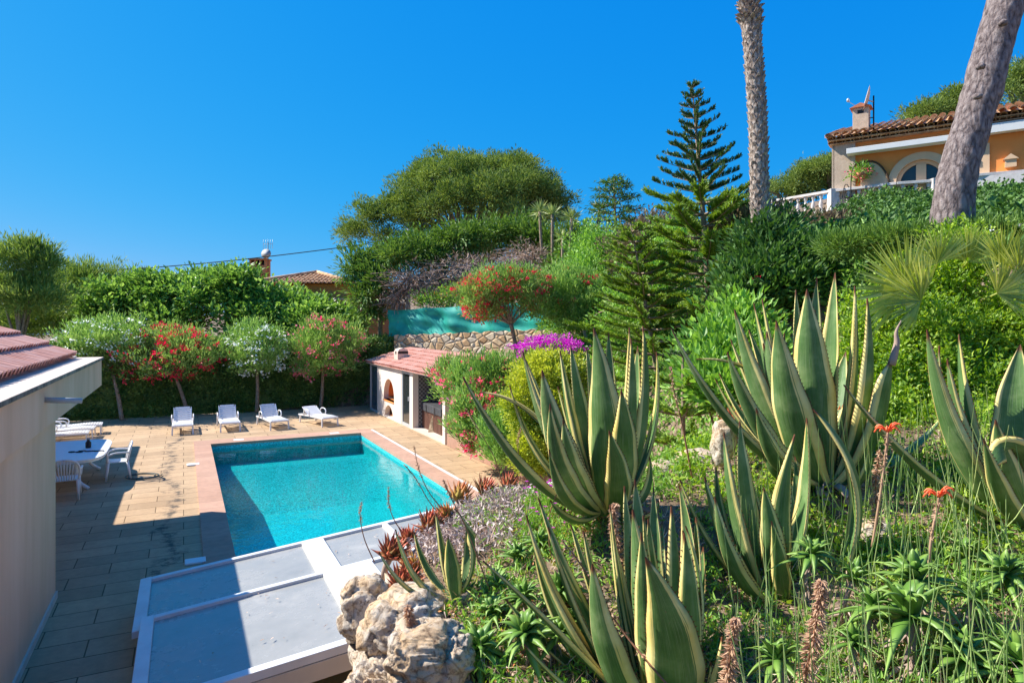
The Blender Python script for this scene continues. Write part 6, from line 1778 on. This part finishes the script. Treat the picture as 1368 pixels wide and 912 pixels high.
rock('pale stone half buried right of the slender agave', P(1165, 712, 4.3), (.12, .12, .08), 10.2, 4, .8)
rock('small pale stone in the ground cover under the coral flower', P(1205, 690, 4.6), (.1, .1, .06), 11.2, 4, .8)

# ------------------------------------------------------------------ ground cover
garden = lambda x, y: ~in_deck(x, y) & (px_of(x, y) > 430) & (px_of(x, y) < 1520)
orgN = (1.2, 4, 2)
# dry litter and dead aloe leaves
p = on_ground(-1.1, 5, 2.3, 7.5, 14000, garden)
b = MB(); n = len(p); leaves(b, p + (0, 0, .012) + rng.normal(size=(n, 3)) * (0, 0, .012), rand_dir(n) * (1, 1, .35), rand_dir(n) * .5 + (0, 0, 1), rng.uniform(.02, .07, n), rng.uniform(.006, .018, n))
tag(b.build('leaf_litter', M['l_litter'], org=orgN), 'dry brown leaf litter between the garden plants', 'litter', kind='stuff')
# grey dead rosettes under the aloe row
p = on_ground(-.9, .9, 4.5, 6.2, 1700, lambda x, y: garden(x, y) & (px_of(x, y) < 700) & (px_of(x, y) > 560))
b = MB(); c = np.repeat(p, 6, 0); n = len(c); leaves(b, c + rng.normal(size=(n, 3)) * (.04, .04, .02) + (0, 0, .05), rand_dir(n) + (0, 0, .25), rand_dir(n), rng.uniform(.04, .085, n), .014, droop=.5)
tag(b.build('dead_aloe_leaves', M['l_grey'], org=orgN), 'curled grey pink dead aloe leaves under the red rosettes', 'dead leaves', kind='stuff')
# mixed succulents and herbs
def zone(f): return lambda x, y: garden(x, y) & f(px_of(x, y), y)
cover = [('succulent_cover', 'l_green', 'small fleshy green ground cover between the agaves', (13000, lambda a, y: a > 610, 9, .05, .06, .016, .07)),
         ('creeping_cover', 'l_shrub', 'bright green creeping leaves under the huge agave at the right', (8500, lambda a, y: ((a > 1060) & (y > 3.7)) | ((a > 900) & (y > 4.8)), 10, .06, .05, .028, .2)),
         ('olive_cover', 'l_gold', 'yellowish wiry ground cover below the aloes', (5000, lambda a, y: (a > 600) & (y < 5), 9, .04, .055, .009, .06)),
         ('rusty_cover', 'f_rust', 'reddish tipped stonecrop scattered around the rocks', (3000, lambda a, y: (a < 820) | ((a > 1150) & (y < 3.6)), 8, .03, .03, .011, .035))]
for nm, mt, lab, (nn_2, fz, nl, cr, ln, wd, hg) in cover:
    p = on_ground(-1.1, 5.4, 2.3, 7.6, nn_2, zone(fz)); cl_ = np.sin(p[:, 0] * 4.3) * np.cos(p[:, 1] * 3.9 + 1) + rng.normal(size=len(p)) * .5 > -.15; p = p[cl_]
    b = carpet(nm, p, mt, nl, cr, ln, wd, hg, up=.5); tag(b.build(nm, M[mt], org=(8, 16, 5)), lab, 'ground cover', kind='stuff')
# slope behind the agaves, down to the kerb, and under the pines
p = on_ground(-1, 9, 5.5, 24, 9000, lambda x, y: ~in_deck(x, y) & (x * CT + y * ST > 7.5) & (px_of(x, y) > 600) & (px_of(x, y) < 1300))
b = carpet('slope', p, 'l_green', 7, .16, .14, .06, .3)
tag(b.build('slope_cover', M['l_green'], org=(8, 16, 5)), 'mixed green undergrowth on the slope below the Norfolk pines', 'undergrowth', kind='stuff')
# dry grass
p = on_ground(-.6, 4.4, 2.3, 5.6, 5200, garden); n = len(p)
b = MB(); leaves(b, p, rand_dir(n) * .9 + (0, 0, .75), rand_dir(n), rng.uniform(.06, .20, n), rng.uniform(.004, .007, n), droop=.35)
tag(b.build('dry_grass', M['l_litter'], org=orgN), 'straw coloured dry grass blades between the aloes', 'dry grass', kind='stuff')
# fallen leaves on the pool cover
n = 150; vv_ = rng.uniform(-.3, 5.6, n); uu_ = rng.uniform(6.5, 9.6, n); cvr = [EP(a, c, .085 if c < 8.3 else .0) for a, c in zip(vv_, uu_)]
b = MB(); leaves(b, np.array(cvr), rand_dir(n) * (1, 1, .1), np.tile([0, 0, 1.], (n, 1)) + rand_dir(n) * .2, rng.uniform(.02, .07, n), rng.uniform(.005, .02, n))
tag(b.build('fallen_leaves', M['l_litter'], rot=TH), 'dry leaves and twigs fallen on the grey panes of the pool cover', 'leaves', kind='stuff')
# reeds
p = on_ground(.9, 4.2, 2.2, 4.8, 720, lambda x, y: garden(x, y) & (px_of(x, y) > 985))
b = MB()
for q in p:
    h = rng.uniform(.28, .72); ln = rng.normal(size=3) * .09; ln[2] = 0
    e = q + ln * h * 2 + (0, 0, h); b.tube([q, (q + e) / 2 + ln * .1, e], [.0042, .0034, .0016], 3, cap=False)
tag(b.build('reeds', M['l_reed'], org=orgN), 'thin upright green reeds at the lower right', 'reeds', kind='stuff')
# small magenta flowers
for px_, py_, k, lab in ((735, 660, 26, 'little magenta ice plant flowers at the left foot of the centre agave'), (725, 700, 14, 'scattered magenta flowers in the aloe clump below the centre agave')):
    c = RG(px_, py_, .08); b = MB()
    t = thing('ice_plant', lab, 'flower', c, 0, 'ice plants with magenta flowers')
    foliage(b, [((0, 0, -.03), (.22, .2, .07))], 60, 10, .05, .035, .009, up=.7); b.build('foliage', M['l_green'], t)
    b = MB()
    for m_ in range(k):
        s = np.array([rng.uniform(-.2, .2), rng.uniform(-.15, .15), rng.uniform(.02, .11)]); a = np.linspace(0, 6.28, 10)[:-1]
        leaves(b, np.tile(s, (9, 1)), np.stack([np.cos(a), np.sin(a), np.full(9, .35)], 1), np.tile([0, 0, 1.], (9, 1)), .018, .009)
    b.build('blossom', M['f_mag'], t)
# ------------------------------------------------------------------ camera, light, world
cam = bpy.data.cameras.new('camera'); co = bpy.data.objects.new('camera', cam); COL.objects.link(co)
co.location = (0, 0, CAMZ); co.rotation_euler = (math.radians(90), 0, 0)
cam.sensor_width = 36; cam.lens = 36 * F / 1368; cam.shift_y = -(456 - HZ) / 1368
cam.clip_start = .05; cam.clip_end = 5000
SC.camera = co

LD = np.array([.82 * CT + .65 * ST, .82 * ST - .65 * CT, -1.0])      # direction the light travels
sun = bpy.data.lights.new('sun', 'SUN'); so = bpy.data.objects.new('sun', sun); COL.objects.link(so)
so.rotation_euler = Vector(LD).to_track_quat('-Z', 'Y').to_euler(); so.location = (-20, 5, 40)
sun.energy = 4.5; sun.angle = math.radians(.53); sun.color = (1, .95, .87)
wd = bpy.data.worlds.new('World'); SC.world = wd; wd.use_nodes = True
nt = wd.node_tree; bg = nt.nodes['Background']
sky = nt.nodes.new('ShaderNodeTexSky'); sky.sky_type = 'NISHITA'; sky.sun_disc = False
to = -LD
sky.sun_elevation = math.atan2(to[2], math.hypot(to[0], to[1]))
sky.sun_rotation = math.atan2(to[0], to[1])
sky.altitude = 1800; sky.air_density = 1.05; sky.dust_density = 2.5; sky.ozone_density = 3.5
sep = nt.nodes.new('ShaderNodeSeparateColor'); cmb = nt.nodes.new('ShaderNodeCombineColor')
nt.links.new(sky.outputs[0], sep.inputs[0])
for ch, (pw, kk) in enumerate(((2.4, .60), (.53, .34), (.15, .50))):     # sky grade: deep even blue, red steepened to add warm fill from the sun side
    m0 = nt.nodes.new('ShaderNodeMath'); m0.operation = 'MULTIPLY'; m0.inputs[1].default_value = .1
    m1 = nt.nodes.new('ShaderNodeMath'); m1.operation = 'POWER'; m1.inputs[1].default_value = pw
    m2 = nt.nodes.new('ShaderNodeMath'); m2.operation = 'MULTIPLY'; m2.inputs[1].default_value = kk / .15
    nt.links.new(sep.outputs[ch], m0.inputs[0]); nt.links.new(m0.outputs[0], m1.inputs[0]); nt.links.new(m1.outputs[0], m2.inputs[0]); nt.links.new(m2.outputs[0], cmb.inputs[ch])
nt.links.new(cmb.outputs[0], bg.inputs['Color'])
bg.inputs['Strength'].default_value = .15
SC.view_settings.view_transform = 'Standard'; SC.view_settings.look = 'None'
SC.view_settings.exposure = 1.0; SC.view_settings.gamma = 1
SC.cycles.max_bounces = 8; SC.cycles.transparent_max_bounces = 8
SC.cycles.use_denoising = True
